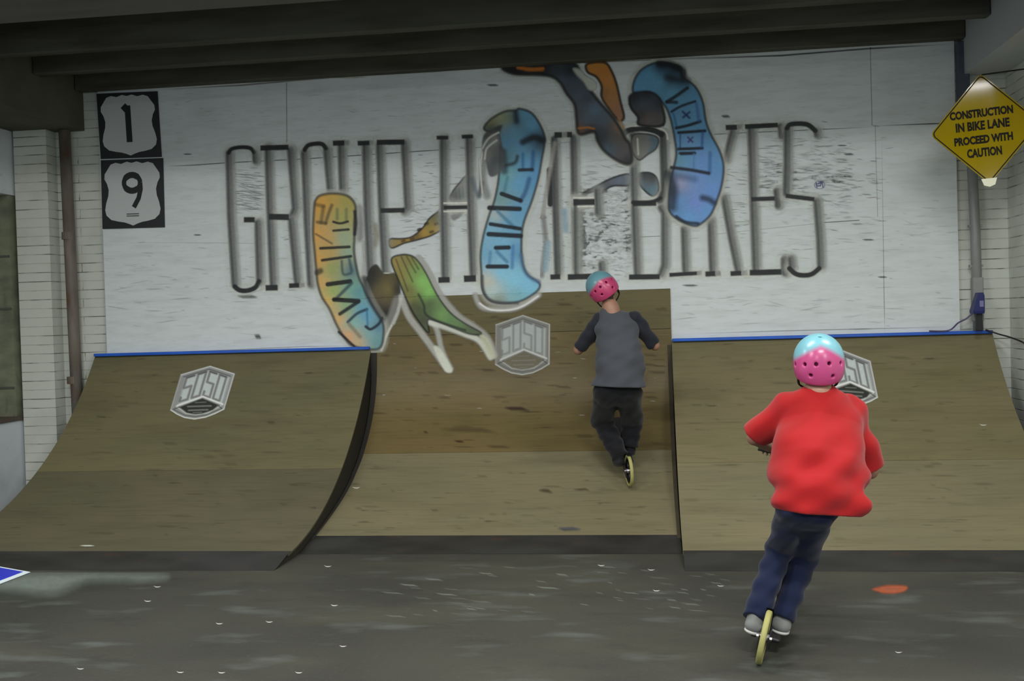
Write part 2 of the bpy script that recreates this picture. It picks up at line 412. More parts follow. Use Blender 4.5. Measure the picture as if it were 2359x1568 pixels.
class Cv:
    def __init__(s, x0, y0, x1, y1, step):
        s.x = np.arange(x0, x1+step, step, float); s.y = np.arange(y0, y1+step, step, float)
        s.X, s.Y = np.meshgrid(s.x, s.y); s.c = np.zeros(s.X.shape+(3,)); s.a = np.zeros(s.X.shape)
    def over(s, col, a):
        a = np.clip(a, 0, 1); na = a+s.a*(1-a); k = np.where(na > 1e-6, a/np.maximum(na, 1e-6), 0)[..., None]
        s.c = s.c*(1-k)+np.asarray(col)*k; s.a = na
    @staticmethod
    def seg(X, Y, pts, closed=False):
        d = np.full(X.shape, 1e9); n = len(pts)
        for i in range(n if closed else n-1):
            (x0, y0), (x1, y1) = pts[i], pts[(i+1) % n]
            dx, dy = x1-x0, y1-y0; L2 = dx*dx+dy*dy+1e-9
            t = np.clip(((X-x0)*dx+(Y-y0)*dy)/L2, 0, 1)
            d = np.minimum(d, np.hypot(X-x0-t*dx, Y-y0-t*dy))
        return d
    def line(s, pts, w, col, a=1., soft=1.5, curve=False):
        if curve: pts = [tuple(p) for p in catmull(pts, 6)]
        d = s.seg(s.X, s.Y, pts); s.over(alb(col), a*np.clip((w/2+soft/2-d)/soft, 0, 1)); return s
    def hard(s, pts, w, col, a=1., soft=1.5):
        """straight bar with square ends"""
        (x0, y0), (x1, y1) = pts; L_ = math.hypot(x1-x0, y1-y0); ux, uy = (x1-x0)/L_, (y1-y0)/L_
        t = (s.X-x0)*ux+(s.Y-y0)*uy; n = abs(-(s.X-x0)*uy+(s.Y-y0)*ux)
        m = np.minimum(np.clip((w/2+soft/2-n)/soft, 0, 1), np.minimum(np.clip((t+soft/2)/soft, 0, 1), np.clip((L_-t+soft/2)/soft, 0, 1)))
        s.over(alb(col), a*m); return s
    def poly(s, pts, cols, a=1., soft=2, curve=True, outline=None, grow=0):
        if curve: pts = [tuple(p) for p in catmull(pts, 5, True)]
        ins = np.zeros(s.X.shape, bool); n = len(pts)
        for i in range(n):
            (x0, y0), (x1, y1) = pts[i], pts[(i+1) % n]
            if abs(y1-y0) < 1e-9: continue
            c = ((y0 > s.Y) != (y1 > s.Y)) & (s.X < (x1-x0)*(s.Y-y0)/(y1-y0)+x0); ins ^= c
        d = s.seg(s.X, s.Y, pts, True); sd = np.where(ins, d, -d)+grow
        m = np.clip((sd+soft/2)/soft, 0, 1)
        if isinstance(cols, tuple): col = alb(cols)
        else:
            wsum = np.zeros(s.X.shape); cc = np.zeros(s.X.shape+(3,))
            for (x, y, c) in cols:
                w_ = 1/((s.X-x)**2+(s.Y-y)**2+160)**1.3; g_ = sum(c)/3; c2 = tuple(v*.84+g_*.16 for v in c); wsum += w_; cc += w_[..., None]*alb(c2, 1.45)
            col = cc/wsum[..., None]
        s.over(col, a*m)
        if outline:
            ow, oc, oa = outline; s.over(alb(oc), oa*np.clip((ow-abs(sd))/ow*1.3, 0, 1))
        return s
    def make(s, name, parent, prof, off, lab=None, kind=None, dirt=.12):
        # slight brush/spray irregularity
        nz = rng.normal(0, 1, s.a.shape); nz = (nz+np.roll(nz, 1, 1)+np.roll(nz, 2, 1)+np.roll(nz, 1, 0))/2
        c = s.c*(1+dirt*.5*nz[..., None]); c = np.clip(c, 0.002, .95)
        A = s.a; ny, nx = A.shape
        known = A > .04
        for _ in range(6):
            acc = np.zeros_like(c); n_ = np.zeros(A.shape)
            for ax_, sh_ in ((0,1),(0,-1),(1,1),(1,-1)):
                kk = np.roll(known, sh_, ax_); acc += np.roll(c, sh_, ax_)*kk[..., None]; n_ += kk
            m_ = ~known & (n_ > 0); c[m_] = acc[m_]/n_[m_][:, None]; known = known | m_
        mx = np.maximum(np.maximum(A[:-1, :-1], A[1:, :-1]), np.maximum(A[:-1, 1:], A[1:, 1:])) > .03
        P = surf(s.X, s.Y, prof, off); bad = np.isnan(P[:, 0]).reshape(ny, nx)
        mx &= ~(bad[:-1, :-1] | bad[1:, :-1] | bad[:-1, 1:] | bad[1:, 1:])
        J, I = np.nonzero(mx); id0 = J*nx+I
        Fc = np.stack([id0, id0+nx, id0+nx+1, id0+1], 1)
        used = np.unique(Fc); rm = np.zeros(ny*nx, int); rm[used] = np.arange(len(used)); Fc = rm[Fc]
        cols = np.concatenate([c.reshape(-1, 3), A.reshape(-1, 1)], 1)[used]
        # colour of vertices with no paint: take neighbour average to avoid dark fringes
        V = P[used]
        org = V.mean(0)
        return mesh(name, V, Fc, PAINT, parent, cols=cols, lab=lab, kind=kind, org=org)
def sub(sx, sy, k):
    return lambda L_: [(sx+x/k, sy+y/k) for x, y in L_]

mural = empty('wall_mural', (-1.2, 0, 2.4), 'spray painted mural of tall thin black letters and colourful figures on the white wall', 'mural')
BLK, GRY = (27,29,32), (104,107,105)
LN = [0]
def letter(ch, verts, bars, arcs=(), extra=None, halo=True, under=()):
    pts = [p for v in verts for p in v[0]]+[p for b_ in bars for p in b_[0]]+[p for a_ in arcs for p in a_[0]]
    xs = [p[0] for p in pts]; ys = [p[1] for p in pts]
    cv = Cv(min(xs)-24, min(ys)-22, max(xs)+26, max(ys)+20, 1.6)
    if halo:
        for v in verts: cv.line(v[0], 30, (180,183,176), .30, 18)
        for b_ in bars: cv.line(b_[0], b_[1]+14, (186,188,180), .32, 12)
        for a_ in arcs: cv.line(a_[0], a_[1]+14, (186,188,180), .32, 12, True)
    for v in verts:
        wd = v[1] if len(v) > 1 else 13; dk = v[2] if len(v) > 2 else 0
        p = v[0]
        cv.line([(x+3, y) for x, y in p], wd+8, (128,130,127), .6, 9)
        cv.line(p, wd+1, tuple(c-dk-8 for c in GRY), .95, 5)
        cv.line([(x-3, y) for x, y in p], 5, (50,53,55), .8, 5)
    for a_ in arcs: cv.line(a_[0], a_[1], a_[2] if len(a_) > 2 else BLK, .97, 2.5, True)
    for b_ in bars: cv.hard(b_[0], b_[1], b_[2] if len(b_) > 2 else BLK, .97, 2.2)
    if extra: extra(cv)
    LN[0] += 1
    cv.make('painted_letter', mural, WALL, .0012+.00025*LN[0], 'painted capital letter '+ch, dirt=.10)
G_ = (118,120,118)
letter('G', [([(527,352),(531,500),(541,655)],), ([(587,352),(589,372)],10), ([(594,512),(598,650)],)],
       [([(562,506),(587,506)],12)], [([(527,352),(534,343),(556,339),(576,341),(585,350)],9), ([(541,660),(552,668),(570,669),(588,662),(597,648)],11)])
letter('R', [([(617,340),(622,500),(629,655)],), ([(669,345),(675,420),(680,480),(673,497)],), ([(671,506),(678,580),(685,652)],)],
       [([(600,341),(665,339)],12), ([(620,499),(666,500)],14), ([(612,663),(640,662)],13), ([(666,658),(690,657)],11), ([(690,657),(702,656)],10,G_)])
letter('O, first', [([(701,352),(707,500),(716,655)],), ([(752,343),(757,400),(761,441)],)], [],
       [([(702,345),(710,335),(727,331),(742,332),(751,341)],10)])
letter('U', [([(786,334),(787,390),(789,440)],), ([(842,334),(846,480),(853,628)],14)],
       [([(767,330),(794,329)],12), ([(794,329),(804,329)],11,G_), ([(824,330),(852,329)],11), ([(852,329),(862,329)],11,G_)])
def p_extra(cv):
    cv.hard([(853,641),(911,641)],26,(120,122,118),.6,2)
    for q in ([(853,631),(853,655)], [(911,629),(911,653)], [(853,656),(911,654)], [(853,631),(911,629)]): cv.line(q, 3, (186,188,180), .95, 2)
    cv.hard([(871,641),(895,641)],20,BLK,1,2)
letter('P', [([(874,333),(879,480),(887,630)],), ([(931,330),(935,400),(939,478),(931,487)],)],
       [([(868,328),(932,327)],12), ([(877,485),(932,484)],11)], extra=p_extra)
letter('H', [([(1021,320),(1022,480),(1025,638)],14), ([(1080,320),(1084,480),(1090,634)],14)],
       [([(1006,317),(1033,317)],9), ([(1064,315),(1090,314)],9), ([(1022,478),(1077,477)],9), ([(1010,645),(1036,644)],13), ([(1069,642),(1097,641)],15), ([(1097,641),(1112,640)],13,(150,152,146)), ([(1022,468),(1076,467)],3,(190,190,182)), ([(1022,487),(1076,486)],3,(190,190,182))])
def m_extra(cv):
    cv.line([(1266,391),(1267,430),(1268,470)], 12, (24,25,30), .95, 4)
    cv.line([(1278,330),(1262,420),(1250,500)], 9, (150,146,140), .6, 6)
    cv.line([(1232,525),(1230,600),(1234,640)], 14, (118,116,112), .6, 9); cv.line([(1236,560),(1238,620)], 7, (30,32,36), .8, 4)
    cv.line([(1252,500),(1258,560),(1248,635)], 10, (112,110,106), .6, 8)
    cv.line([(1262,560),(1256,620)], 12, (130,160,175), .6, 9); cv.line([(1300,485),(1304,530)], 12, (125,152,165), .6, 9)
letter('M', [([(1277,320),(1280,470),(1285,630)],13,20), ([(1321,316),(1324,480),(1327,628)],13,10)],
       [([(1277,311),(1295,311)],13), ([(1295,311),(1306,310)],12,G_), ([(1306,310),(1318,310)],13), ([(1268,638),(1291,637)],12)], extra=m_extra)
letter('E, first', [([(1327,460),(1329,632)],8), ([(1376,438),(1378,490)],13), ([(1386,608),(1388,640)],13)],
       [([(1321,466),(1370,465)],14), ([(1308,638),(1372,636)],13), ([(1321,456),(1368,455)],3,(190,190,182)), ([(1330,476),(1368,475)],3,(190,190,182))])
letter('B', [([(1458,311),(1462,480),(1468,630)],14), ([(1527,308),(1530,400),(1531,440),(1520,462)],15,30), ([(1523,478),(1531,490),(1531,610),(1524,630)],14)],
       [([(1449,638),(1520,637)],12), ([(1458,469),(1512,468)],12)],
       [([(1438,307),(1452,299),(1480,296),(1508,301),(1524,310)],13), ([(1458,466),(1500,465),(1522,456)],9), ([(1430,294),(1460,290),(1500,291),(1532,302),(1538,320)],4,(186,187,178))])
letter('I', [([(1576,527),(1579,624)],)], [([(1542,633),(1606,629)],9), ([(1606,629),(1616,628)],9,G_)])
letter('K', [([(1688,303),(1680,335),(1672,368)],12), ([(1668,456),(1684,545),(1700,622)],13), ([(1637,508),(1641,622)],13)],
       [([(1672,294),(1698,293)],12), ([(1699,293),(1711,292)],11,G_), ([(1625,631),(1648,630)],12), ([(1648,630),(1660,629)],11,G_), ([(1683,630),(1708,629)],11), ([(1708,629),(1722,628)],11,G_)])
letter('E, second', [([(1730,298),(1735,460),(1741,622)],15), ([(1799,291),(1801,314)],12,50), ([(1789,440),(1792,474)],12,20), ([(1808,598),(1808,627)],16,20)],
       [([(1716,292),(1792,288)],11), ([(1731,459),(1785,457)],10), ([(1727,628),(1800,626)],13)])
letter('S', [([(1813,298),(1813,380),(1811,446)],14,10), ([(1881,463),(1888,550),(1890,612)],14), ([(1880,302),(1882,312)],10), ([(1822,596),(1824,616)],13)],
       [([(1810,451),(1876,459)],10)], [([(1813,295),(1820,287),(1842,285),(1862,288),(1878,301)],11), ([(1818,618),(1832,630),(1850,634),(1870,631),(1887,618)],11)])
cv = Cv(1095,300,1180,480,1.6)
cv.line([(1148,316),(1120,350),(1112,410),(1122,450)], 16, (120,122,120), .6, 10, True).line([(1140,318),(1112,350),(1106,400)], 4, (190,190,184), .7, 3, True).line([(1110,420),(1104,450)], 8, (70,72,74), .7, 6)
cv.make('painted_letter', mural, WALL, .0011, 'painted capital letter O, second, mostly hidden by the blue figure')

# --- figure 1 (orange to blue)
a = sub(500, 280, 2.85); A1 = lambda x, y: (500+x/2.85, 280+y/2.85)
def ctl(f, L_): return [(*f(x, y), c) for x, y, c in L_]
body1 = a([(640,560),(650,515),(680,485),(760,472),(850,485),(900,530),(912,590),(902,660),(903,760),(900,850),(915,950),(935,1030),(960,1080),(985,1140),(1040,1240),(1085,1310),(1095,1390),(1060,1492),(900,1474),(840,1420),(790,1340),(740,1230),(690,1150),(662,1060),(652,960),(642,850),(632,720)])
cv = Cv(715,435,905,812,1.7)
cv.poly(body1, (188,190,180), .5, 14, grow=9)
cv.poly(body1, ctl(A1, [(680,540,(212,150,52)),(760,500,(190,150,60)),(850,520,(160,150,70)),(830,620,(155,155,80)),(660,740,(212,152,62)),(730,760,(190,150,80)),
    (830,760,(140,165,135)),(860,860,(135,165,140)),(670,900,(210,150,60)),(740,860,(185,150,75)),(760,960,(135,155,85)),(690,1060,(205,155,80)),(880,980,(70,110,125)),
    (760,1110,(135,170,85)),(880,1090,(100,160,140)),(930,1120,(70,135,150)),(720,1180,(212,165,85)),(850,1220,(125,165,110)),(800,1290,(210,160,90)),(950,1230,(75,150,180)),
    (990,1280,(80,150,190)),(900,1330,(100,175,170)),(870,1400,(215,150,90)),(930,1450,(190,160,110)),(1000,1400,(110,160,160)),(1050,1450,(80,140,145)),(1060,1350,(70,120,145))]), 1, 3, outline=(5,(24,26,30),.75))
for pts, wd, col, al, sf in [
    ([(650,545),(700,555)],9,(60,50,30),.6,5), ([(700,560),(685,660)],9,(75,65,40),.7,6), ([(755,550),(735,600),(715,665)],8,(50,45,35),.7,5), ([(660,660),(715,668)],8,(60,50,30),.7,4),
    ([(790,575),(790,640)],7,(85,95,65),.7,5), ([(850,575),(850,645)],7,(85,95,65),.7,5), ([(765,658),(810,668),(860,656)],6,(22,24,26),.95,2), ([(765,716),(865,708)],6,(22,24,26),.95,2),
    ([(650,738),(755,800)],5,(60,55,45),.7,3), ([(680,832),(870,822)],7,(22,24,26),.95,2), ([(692,910),(880,884)],7,(22,24,26),.95,2), ([(820,915),(830,1000),(880,995)],6,(45,65,70),.8,4), ([(870,905),(885,980)],7,(40,60,70),.8,5),
    ([(728,1068),(875,1048)],11,(22,24,26),.97,2), ([(885,1060),(780,1165)],8,(40,60,66),.85,4), ([(770,1168),(930,1178)],11,(22,24,26),.97,2), ([(925,1185),(808,1262)],9,(22,28,34),.95,3),
    ([(860,1315),(920,1260),(985,1232)],7,(25,45,60),.9,3), ([(985,1238),(990,1340)],5,(45,95,125),.8,4), ([(978,1345),(1010,1362),(1060,1330),(1085,1290)],7,(22,32,45),.95,3), ([(870,1330),(940,1412)],9,(110,105,85),.8,5),
    ([(905,590),(912,660),(905,740)],8,(24,26,30),.95,4), ([(660,990),(680,980)],14,(34,34,30),.8,6), ([(965,1030),(1000,1160),(1060,1260),(1085,1300)],12,(34,42,48),.75,9), ([(800,1380),(900,1472)],6,(20,22,24),.9,3)]:
    cv.line([A1(*p) for p in pts], wd*.95, col, al, sf, len(pts) > 2)
cv.make('painted_figure', mural, PW, .0056, 'painted orange, green and blue figure with black strokes', dirt=.05)
# dark body under the P
cv = Cv(828,580,945,820,1.7)
cv.poly(a([(990,1010),(1010,960),(1050,940),(1100,1000),(1175,1000),(1205,1120),(1180,1200),(1140,1300),(1090,1330),(1040,1240),(985,1150),(965,1060)]), ctl(A1, [(1000,1000,(28,30,32)),(1060,1110,(100,88,50)),(1120,1100,(120,110,55)),(1080,1160,(95,82,60)),(1100,1260,(26,28,32)),(1185,1100,(28,30,36)),(980,1100,(40,50,55)),(1040,1200,(60,58,50)),(1000,1050,(30,32,34))]), .96, 5)
cv.line(a([(1180,1170),(1150,1270),(1105,1360),(1070,1470)]), 17, (112,112,108), .8, 8)
cv.line(a([(1207,1150),(1185,1260),(1120,1390),(1080,1500)]), 5, (176,178,170), .9, 4, True)
cv.make('painted_dark_oval', mural, PW, .0052, 'painted dark oval with a white outline below letter P', dirt=.05)
# smears between O and P
cv = Cv(805,460,885,640,2)
cv.line([(826,480),(829,520),(828,548)], 16, (110,106,112), .7, 10).line([(840,560),(842,600),(840,635)], 12, (150,148,148), .6, 8).line([(864,520),(868,545),(862,565)], 12, (120,110,80), .6, 8)
cv.make('painted_smear', mural, WALL, .0010)

# --- crop 3 coordinate frame
b3 = sub(840, 230, 2.4125); B3 = lambda x, y: (840+x/2.4125, 230+y/2.4125)
limb = b3([(150,890),(200,862),(262,867),(305,905),(345,970),(385,1050),(430,1125),(485,1190),(560,1243),(650,1295),(590,1302),(490,1265),(395,1228),(352,1225),(356,1290),(318,1250),(270,1180),(235,1110),(190,1000)])
cv = Cv(890,575,1150,865,1.8)
cv.line(b3([(300,880),(345,940),(400,1050),(440,1110),(520,1200),(600,1255),(680,1320),(725,1420)]), 15, (150,150,144), .75, 7, True)
cv.line(b3([(205,1095),(245,1200),(320,1300),(400,1410),(460,1495)]), 15, (150,150,144), .85, 6, True)
cv.line(b3([(350,1215),(400,1270),(430,1390),(480,1495)]), 12, (150,152,144), .8, 6, True)
cv.poly(b3([(385,1380),(420,1380),(488,1500),(448,1505)]), (176,180,168), .85, 5)
cv.line(b3([(360,1235),(450,1262),(560,1302),(640,1340),(700,1430)]), 13, (172,175,166), .9, 6, True)
cv.poly(b3([(640,1300),(690,1330),(728,1425),(695,1430),(655,1355)]), (160,162,140), .8, 5)
cv.line(b3([(205,1095),(185,1180),(160,1240)]), 8, (160,162,156), .8, 5)
cv.poly(limb, ctl(B3, [(170,900,(150,128,62)),(230,900,(130,120,62)),(200,980,(140,120,55)),(250,1060,(110,100,50)),(290,960,(110,150,75)),(320,1010,(128,195,95)),(360,1070,(128,200,92)),(250,1110,(130,125,65)),
    (300,1160,(60,68,48)),(400,1130,(105,130,80)),(370,1130,(50,60,48)),(430,1190,(105,150,82)),(500,1225,(92,125,78)),(330,1220,(60,58,50)),(600,1280,(80,92,66)),(270,1140,(60,62,45))]), 1, 3, outline=(3.5,(26,28,30),.75))
for q in ([(175,885),(240,1060)], [(205,872),(268,1010)], [(235,870),(285,960)], [(262,875),(300,940)]):
    cv.line([B3(*p) for p in q], 3.5, (52,46,28), .7, 3)
cv.line(b3([(300,1080),(330,1140),(340,1190),(400,1225),(560,1280)]), 5, (28,30,30), .8, 4, True)
cv.make('painted_limb', mural, PW, .0062, 'painted green limb ending in two white outlined points', dirt=.05)
# tail
cv = Cv(885,395,1100,580,1.8)
cv.poly(b3([(140,775),(200,772),(260,762),(320,715),(360,660),(400,628),(440,600),(445,700),(380,748),(300,775),(220,795),(150,822)]), ctl(B3, [(160,800,(140,125,75)),(240,785,(170,130,50)),(290,750,(60,52,34)),(330,735,(190,145,45)),(350,700,(110,110,60)),(380,715,(175,145,55)),(400,660,(100,105,80)),(430,640,(60,66,56))]), .95, 3, outline=(3,(28,28,26),.8))
for x, y in ((215,785),(265,775),(305,722),(345,690),(372,735),(400,690)): cv.line([B3(x-6, y), B3(x+6, y-4)], 6, (36,32,22), .8, 4)
cv.poly(b3([(478,560),(488,512),(525,465),(562,425),(592,440),(585,560)]), ctl(B3, [(490,530,(100,100,96)),(540,480,(140,142,138)),(560,550,(110,130,135))]), .8, 5, outline=(3,(50,50,50),.6))
for x in (505,525,545,565): cv.line([B3(x, 480+(560-x)*.3), B3(x+6, 558)], 2.5, (80,80,76), .6, 3)
cv.poly(b3([(480,640),(555,620),(500,670)]), (110,108,110), .6, 5)
cv.make('painted_tail', mural, WALL, .0009, 'painted yellow and black striped tail', dirt=.05)

# --- figure 2 (blue, centre)
body2 = b3([(665,165),(700,110),(780,65),(840,60),(860,50),(925,72),(970,130),(1000,200),(1000,250),(985,330),(965,440),(930,560),(885,680),(872,780),(877,900),(905,970),(955,1005),(975,1030),(950,1070),(860,1120),(760,1130),(690,1110),(655,1050),(650,960),(645,860),(660,760),(690,650),(722,560),(745,440),(752,300),(745,200)])
cv = Cv(1080,240,1275,725,1.7)
cv.poly(body2, (188,190,182), .5, 12, grow=9)
cv.line(b3([(615,1085),(650,1150),(740,1165),(830,1160),(900,1130),(968,1085)]), 12, (150,150,144), .8, 7, True)
cv.line(b3([(640,1130),(700,1165),(800,1167),(880,1145),(965,1090)]), 4, (196,198,190), .95, 3, True)
cv.poly(body2, ctl(B3, [(700,120,(140,135,80)),(760,95,(150,150,100)),(800,110,(120,135,100)),(840,110,(30,40,48)),(880,90,(80,150,190)),(930,140,(82,150,190)),(820,170,(80,140,180)),(790,230,(78,135,175)),
    (700,150,(35,38,36)),(940,210,(50,80,100)),(985,225,(24,30,38)),(870,240,(90,150,190)),(780,330,(70,110,115)),(900,350,(78,145,190)),(800,420,(105,165,170)),(860,460,(85,155,200)),(940,430,(75,140,190)),
    (760,560,(110,150,150)),(850,620,(85,150,195)),(730,640,(165,180,175)),(700,720,(110,170,200)),(800,700,(90,155,195)),(760,790,(105,170,205)),(860,850,(80,140,185)),(680,860,(100,160,190)),(760,960,(112,185,222)),(830,1000,(112,188,226)),(900,1020,(110,180,215)),(690,1010,(185,180,160)),(720,1060,(170,190,190)),(850,1090,(110,165,175)),(740,1110,(120,130,110))]), 1, 3, outline=(4.5,(26,30,36),.8))
for pts, wd, col, al, sf in [
    ([(840,70),(845,120)],12,(24,34,44),.9,9), ([(880,235),(940,210),(990,225)],15,(20,26,32),.9,8), ([(770,290),(778,395)],17,(36,52,58),.8,9), ([(850,315),(835,350),(780,365)],8,(30,40,44),.85,6),
    ([(880,300),(880,385)],7,(40,90,130),.8,5), ([(938,290),(932,390)],9,(36,76,118),.8,6), ([(860,390),(932,388)],8,(18,22,28),.95,3), ([(795,430),(775,520)],7,(60,110,130),.8,6), ([(915,440),(895,510),(868,560)],10,(40,75,120),.8,6),
    ([(762,522),(868,560)],10,(18,22,28),.97,3), ([(695,600),(862,606)],11,(18,22,28),.97,3), ([(740,620),(835,712)],8,(60,105,130),.8,5), ([(700,690),(865,716)],9,(18,22,28),.97,3), ([(690,746),(868,756)],11,(18,22,28),.97,3),
    ([(730,822),(802,820)],10,(18,22,28),.97,3), ([(826,812),(820,932)],8,(60,105,150),.8,5), ([(700,845),(694,910)],7,(70,115,150),.8,5), ([(738,845),(792,900)],8,(60,105,140),.8,5), ([(684,926),(792,926)],10,(18,22,28),.97,3),
    ([(870,860),(885,940),(925,990),(968,1010)],9,(60,90,120),.7,7), ([(655,980),(665,1070),(720,1120),(850,1128)],7,(60,60,62),.8,5)]:
    cv.line([B3(*p) for p in pts], wd, col, al, sf, len(pts) > 2)
# dark hood on its left
cv.poly(b3([(662,200),(700,165),(765,140),(752,200),(775,290),(772,385),(700,425),(676,340),(655,270)]), ctl(B3, [(690,190,(26,28,30)),(740,160,(26,28,30)),(720,230,(150,150,146)),(690,300,(120,120,118)),(740,330,(40,52,62)),(760,260,(36,44,50)),(720,400,(80,86,90))]), .9, 5)
for q in ([(655,270),(690,215),(745,182)], [(668,330),(680,270),(735,225)], [(640,330),(646,420),(655,520)]): cv.line([B3(*p) for p in q], 4, (182,184,178), .8, 3, True)
cv.line(b3([(600,440),(615,500),(635,540)]), 8, (100,112,120), .6, 8)
cv.make('painted_figure', mural, PW, .0068, 'painted blue figure in the middle with black bars', dirt=.05)
# --- crop 4 coordinate frame
b4 = sub(1140, 120, 2.8); B4 = lambda x, y: (1140+x/2.8, 120+y/2.8)
body3 = b4([(895,200),(935,125),(1000,82),(1070,65),(1140,78),(1200,100),(1212,160),(1290,222),(1340,320),(1360,440),(1392,530),(1450,640),(1475,740),(1462,860),(1430,960),(1390,1050),(1330,1105),(1285,1120),(1200,1090),(1135,1040),(1122,980),(1130,860),(1150,760),(1170,660),(1160,560),(1130,420),(1085,330),(1000,262),(900,268)])
cv = Cv(1440,132,1680,535,1.7)
cv.poly(body3, (176,178,168), .55, 13, grow=9)
cv.poly(body3, ctl(B4, [(940,200,(75,135,175)),(1000,140,(80,145,185)),(1060,200,(78,145,182)),(1070,90,(26,30,36)),(1160,110,(24,28,34)),(1130,170,(30,45,55)),(1200,200,(50,90,115)),(1150,270,(80,145,180)),(1260,290,(72,132,172)),(1300,350,(78,140,180)),
    (1220,400,(70,125,170)),(1160,440,(75,135,170)),(1330,450,(76,138,178)),(1230,480,(78,140,180)),(1400,600,(80,140,190)),(1260,560,(90,140,195)),(1240,700,(85,145,190)),(1180,700,(85,140,160)),(1430,740,(80,140,195)),(1340,700,(88,140,200)),
    (1300,820,(100,140,210)),(1200,850,(150,150,185)),(1400,880,(92,140,210)),(1200,960,(90,140,205)),(1300,980,(105,130,210)),(1250,1060,(88,150,210)),(1360,1020,(88,145,205)),(1135,900,(30,40,52)),(1180,1010,(80,130,180))]), 1, 3, outline=(4.5,(22,26,34),.8))
inner = b4([(868,300),(885,272),(920,260),(1000,258),(1055,290),(1080,350),(1085,470),(935,470),(925,420),(880,360)])
cv.poly(inner, ctl(B4, [(900,290,(24,26,28)),(980,275,(24,26,28)),(1060,330,(34,36,44)),(960,340,(66,78,92)),(1010,330,(56,66,80)),(990,430,(100,88,80)),(950,400,(50,48,48)),(1060,440,(80,80,80))]), 1, 5, outline=(5,(20,22,24),.8))
for pts, wd, col, al, sf in [
    ([(1060,75),(1140,85),(1205,120),(1215,165)],16,(20,24,28),.9,8), ([(1115,165),(1180,180),(1240,190)],15,(26,36,44),.85,12), ([(1110,322),(1175,280),(1242,232)],8,(20,26,32),.95,3), ([(1110,322),(1172,325)],8,(20,26,32),.9,4),
    ([(1140,385),(1200,350),(1292,318)],6,(18,26,34),.95,3), ([(1152,400),(1172,480)],5,(40,80,120),.8,4), ([(1170,490),(1240,475),(1325,448)],7,(18,24,32),.97,3), ([(1300,335),(1315,440)],7,(50,75,130),.7,6),
    ([(1212,385),(1255,425)],5,(30,40,80),.9,3), ([(1255,388),(1215,422)],5,(30,40,80),.9,3), ([(1185,520),(1355,508)],7,(16,20,28),.97,3), ([(1195,530),(1195,618)],4,(40,70,110),.85,3), ([(1185,626),(1338,620)],7,(16,20,28),.97,3), ([(1340,520),(1335,610)],6,(40,70,130),.8,5),
    ([(1245,550),(1275,580)],4,(50,50,90),.9,3), ([(1275,550),(1248,580)],4,(50,50,90),.9,3), ([(1195,655),(1288,652)],8,(16,20,28),.97,3), ([(1285,660),(1282,750)],5,(70,110,160),.8,4), ([(1190,665),(1188,740)],4,(90,130,150),.8,3), ([(1388,650),(1385,775)],8,(50,85,140),.75,6), ([(1338,650),(1336,740)],8,(90,120,180),.6,6),
    ([(1140,745),(1260,760),(1380,782)],8,(18,22,28),.95,4), ([(1130,790),(1150,880),(1145,1000)],20,(30,40,52),.85,13), ([(1180,800),(1290,820)],14,(40,60,85),.5,12), ([(1340,940),(1380,950),(1410,970)],14,(26,34,54),.85,9), ([(1170,1060),(1230,1095),(1310,1105)],7,(22,26,32),.9,4)]:
    cv.line([B4(*p) for p in pts], wd, col, al, sf, len(pts) > 2)
cv.make('painted_figure', mural, WALL, .0060, 'painted blue figure at the right below the ceiling', dirt=.05)
# bird-like shape at the top
cv = Cv(1150,140,1540,465,1.8)
birdA = b4([(60,90),(340,75),(430,70),(520,80),(560,160),(610,240),(680,330),(760,420),(812,500),(842,560),(872,600),(885,700),(850,722),(780,692),(705,635),(662,570),(640,515),(545,528),(528,440),(515,340),(460,262),(415,190),(335,150),(120,140)])
cv.poly(birdA, (176,178,168), .45, 12, grow=8)
cv.poly(birdA, ctl(B4, [(120,115,(26,27,28)),(300,120,(28,28,28)),(400,120,(50,56,60)),(430,180,(70,84,98)),(480,120,(30,32,34)),(500,200,(60,72,84)),(540,290,(70,84,96)),(600,300,(54,62,72)),(640,370,(86,112,135)),(560,400,(80,78,84)),(600,430,(84,104,122)),(700,430,(76,96,112)),(540,500,(120,80,40)),(620,500,(40,40,42)),(700,540,(56,66,78)),(740,620,(66,92,110)),(780,560,(90,86,80)),(810,480,(140,105,70)),(830,650,(90,84,86)),(850,700,(30,32,36)),(660,560,(26,28,30))]), 1, 4, outline=(6,(22,23,24),.85))
orange = b4([(590,85),(640,68),(715,72),(755,130),(785,210),(812,330),(832,420),(800,440),(740,370),(690,290),(690,220),(655,160),(600,130)])
cv.poly(orange, ctl(B4, [(640,110,(196,122,36)),(700,110,(190,120,40)),(730,200,(186,118,44)),(760,300,(165,110,60)),(790,390,(150,105,75)),(700,260,(140,96,50))]), .95, 6, outline=(4.5,(26,24,20),.8))
cv.line(b4([(150,100),(230,112),(310,108)]), 7, (180,105,30), .8, 5, True).line(b4([(200,120),(310,122)]), 3, (150,90,30), .6, 3)
cv.line(b4([(540,492),(600,486),(640,494)]), 4, (170,105,40), .8, 3).line(b4([(800,430),(830,490)]), 6, (150,108,66), .7, 5)
cv.poly(b4([(505,108),(545,112),(585,150),(640,185),(655,215),(640,245),(605,242),(570,190),(530,150)]), (158,160,152), .97, 6)
cv.poly(b4([(890,540),(980,530),(1050,555),(1040,620),(985,660),(930,695),(890,640)]), ctl(B4, [(900,580,(110,104,98)),(980,570,(120,118,112)),(1030,580,(80,110,125)),(960,640,(128,128,120))]), .85, 5, outline=(3,(50,50,52),.7))
cv.line(b4([(920,560),(925,660)]), 4, (176,176,168), .8, 3).line(b4([(1010,550),(1040,590),(1000,640)]), 6, (60,90,105), .7, 5)
cv.make('painted_bird_shape', mural, WALL, .0054, 'painted dark blue and orange shape reaching down from the ceiling', dirt=.05)
cv = Cv(1330,385,1525,460,1.7)
